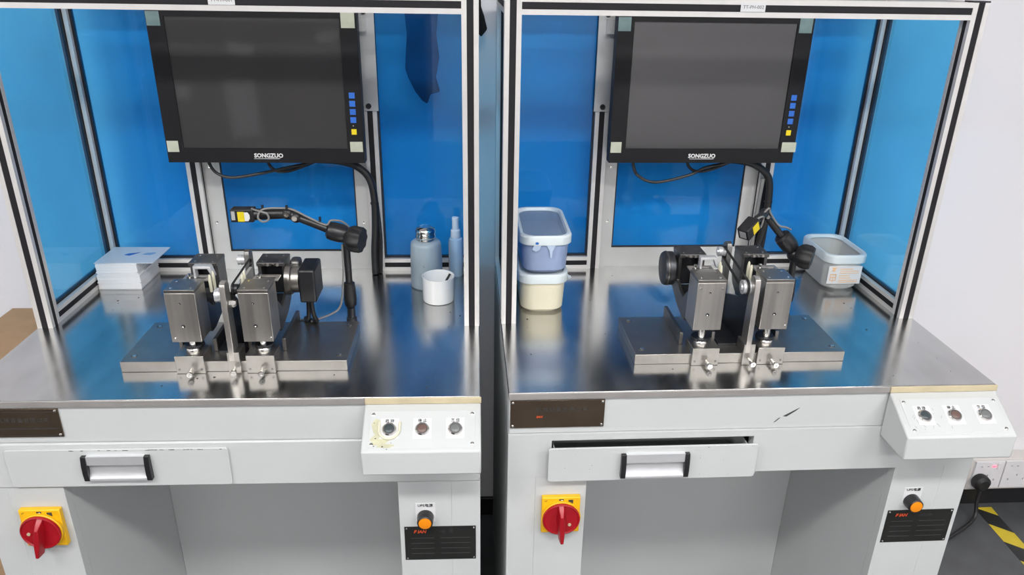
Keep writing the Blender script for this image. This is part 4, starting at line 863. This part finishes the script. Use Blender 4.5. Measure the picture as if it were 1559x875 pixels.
# ------------------------------------------------------------------ around the benches
t = thing('cardboard_box', 'brown cardboard box standing beside the bench with the closed drawer', 'box', 0, (-0.14, 0.33, -TABLE))
mk('box_body', MB().box(-0.247, -0.02, 0.06, 0.60, -TABLE, -0.103), 'cardboard', t, 0.003)
mk('flap', MB().box(-0.246, -0.021, 0.061, 0.329, -0.1028, -0.100), 'cardboard', t); mk('flap', MB().box(-0.246, -0.021, 0.331, 0.599, -0.1028, -0.100), 'cardboard', t)

def cloth(name, label, k, poly, y, thick, seed):
    rr = random.Random(seed); m = MB(); n = len(poly)
    cxm = sum(p[0] for p in poly) / n
    a = [(p[0], y + 0.006 * math.sin(p[0] * 160) + 0.004 * math.sin(p[1] * 60), p[1]) for p in poly]; b = [(q[0], q[1] + thick, q[2]) for q in a]
    m.loft([a, b], smooth=False)
    single(name, m, 'black_cloth', k, (cxm, y, min(p[1] for p in poly)), label, 'cloth', None, 0.003)
cloth('black_cloth', 'limp black cloth hanging behind the blue back panel above the dispenser bottle', 0,
      [(0.742, 0.640), (0.738, 0.60), (0.741, 0.55), (0.737, 0.50), (0.735, 0.475), (0.741, 0.455), (0.754, 0.425), (0.772, 0.405), (0.783, 0.398), (0.790, 0.418), (0.812, 0.425), (0.803, 0.455), (0.812, 0.50), (0.806, 0.55), (0.812, 0.60), (0.806, 0.640)], 0.636, 0.018, 3)
cloth('fabric_flap', 'small black fabric flap hanging in the gap between the enclosures', 0,
      [(0.898, 0.66), (0.899, 0.60), (0.899, 0.555), (0.907, 0.545), (0.921, 0.562), (0.914, 0.59), (0.907, 0.61), (0.905, 0.66)], 0.640, 0.014, 4)

# wall trunking with sockets, black plug, floor tape
def wy(d): return 0.695 - d
t = thing('socket_trunking', 'white wall trunking with switched sockets above the black skirting', 'socket', 1, (1.8, wy(0.02), -0.79))
mk('trunking', MB().box(1.452, 2.6, wy(0.045), wy(0.003), -0.768, -0.655), 'trunk_white', t, 0.003)
for i in range(4):
    x0 = 1.462 + i * 0.094
    HL = [(x0 + a - w_ / 2, x0 + a + w_ / 2, -0.757 + b - hh / 2, -0.757 + b + hh / 2) for a, b, w_, hh in ((0.020, 0.078, 0.006, 0.004), (0.040, 0.078, 0.006, 0.004), (0.020, 0.03, 0.004, 0.007), (0.045, 0.045, 0.004, 0.008), (0.068, 0.03, 0.004, 0.007))]
    xs = sorted({x0, x0 + 0.09} | {v for h in HL for v in h[:2]}); zs = sorted({-0.757, -0.662} | {v for h in HL for v in h[2:]})
    pm = MB()
    for xa, xb in zip(xs, xs[1:]):
        for za, zb in zip(zs, zs[1:]):
            mx_, mz_ = (xa + xb) / 2, (za + zb) / 2
            if not any(h[0] < mx_ < h[1] and h[2] < mz_ < h[3] for h in HL): pm.box(xa, xb, wy(0.0515), wy(0.0452), za, zb)
    p = mk('socket_plate', pm, 'socket_white', t)
    mk('rocker_switch', MB().box(x0 + 0.068, x0 + 0.082, wy(0.054), wy(0.0516), -0.688, -0.666), 'socket_white', p, 0.001)
    if i == 0: mk('indicator_light', MB().box(x0 + 0.053, x0 + 0.064, wy(0.0525), wy(0.0513), -0.681, -0.675), 'led_red', p, label='glowing red indicator')
t = thing('power_plug', 'black round power plug with cable in the wall socket beside the bench', 'plug', 1, (1.49, wy(0.06), -0.735))
mk('plug_body', MB().lathe([(0.024, 0), (0.026, 0.006), (0.025, 0.022), (0.016, 0.030)], (1.482, wy(0.0525), -0.726), (0, -1, 0), 24), 'rubber', t)
mk('cable', MB().tube([(1.482, wy(0.07), -0.742), (1.480, wy(0.074), -0.79), (1.475, wy(0.09), -0.832), (1.43, wy(0.12), -0.845), (1.34, wy(0.17), -0.845), (1.20, wy(0.25), -0.845), (1.0, wy(0.3), -0.845)], 0.0055, 8), 'cable_black', t)

t = thing('hazard_tape', 'black and yellow striped hazard tape stuck to the grey floor', 'tape', 1, (1.53, 0.4, -TABLE))
tw_, per, sk = 0.052, 0.0775, 0.054
for i in range(22):
    y1 = 0.744 - i * per; y0 = y1 - per
    def xl(y): return 1.5035 + (y - 0.42) * 0.05
    def q(u, y): return (xl(y) + u * tw_, y)
    ye = lambda y: min(y, 0.664)
    mk('stripe', MB().prism([(xl(y0) , ye(y0 + 0.0)), (xl(y0) + tw_, ye(y0 - sk * 0.8)), (xl(y1) + tw_, ye(y1 - sk * 0.8)), (xl(y1), ye(y1))], 'z', -TABLE + 0.0003, -TABLE + 0.0009), 'hazard_yellow' if i % 2 == 0 else 'hazard_black', t)

# ------------------------------------------------------------------ opposite side of the room (papers mirrored in the display; cabinet added for the reflection)
mat('cabinet_grey', (0.13, 0.125, 0.12), 0.5, noise=0.1, nscale=6)
t = thing('added_cabinet', 'low dark grey cabinet with taped papers, added unseen behind the camera for the display to mirror', 'cabinet', 0, (-0.1, -1.85, -TABLE))
mk('body', MB().box(-0.85, 0.65, -2.1, -1.625, -TABLE, 0.46), 'cabinet_grey', t, 0.004)
for x0, x1 in ((-0.845, -0.103), (-0.097, 0.645)):
    d = mk('door', MB().box(x0, x1, -1.624, -1.606, -TABLE + 0.05, 0.45), 'cabinet_grey', t, 0.003)
    hx = x1 - 0.05 if x0 < -0.5 else x0 + 0.05
    mk('handle', MB().box(hx - 0.008, hx + 0.008, -1.605, -1.585, -0.25, -0.13), 'alu', d, 0.002)
def paper(x0, x1, z0, z1, rot, label):
    m = MB(); cx_, cz_ = (x0 + x1) / 2, (z0 + z1) / 2
    q = [(cx_ + (x - cx_) * math.cos(rot) - (z - cz_) * math.sin(rot), cz_ + (x - cx_) * math.sin(rot) + (z - cz_) * math.cos(rot)) for x, z in ((x0, z0), (x1, z0), (x1, z1), (x0, z1))]
    m.prism(q, 'y', -1.6045, -1.6035)
    single('paper_sheet', m, 'paper_white', 0, (cx_, -1.604, z0), label, 'paper', 'papers on the grey cabinet')
paper(-0.30, -0.155, -0.10, 0.165, 0.05, 'largest white paper sheet taped to the dark grey cabinet')
paper(-0.265, -0.145, 0.285, 0.335, -0.12, 'narrow white paper strip above the largest sheet on the grey cabinet')
paper(-0.575, -0.465, 0.07, 0.145, -0.08, 'small white paper beside the largest sheet on the grey cabinet')
paper(0.15, 0.25, 0.345, 0.395, 0.2, 'tilted white paper strip on the cabinet door away from the largest sheet')
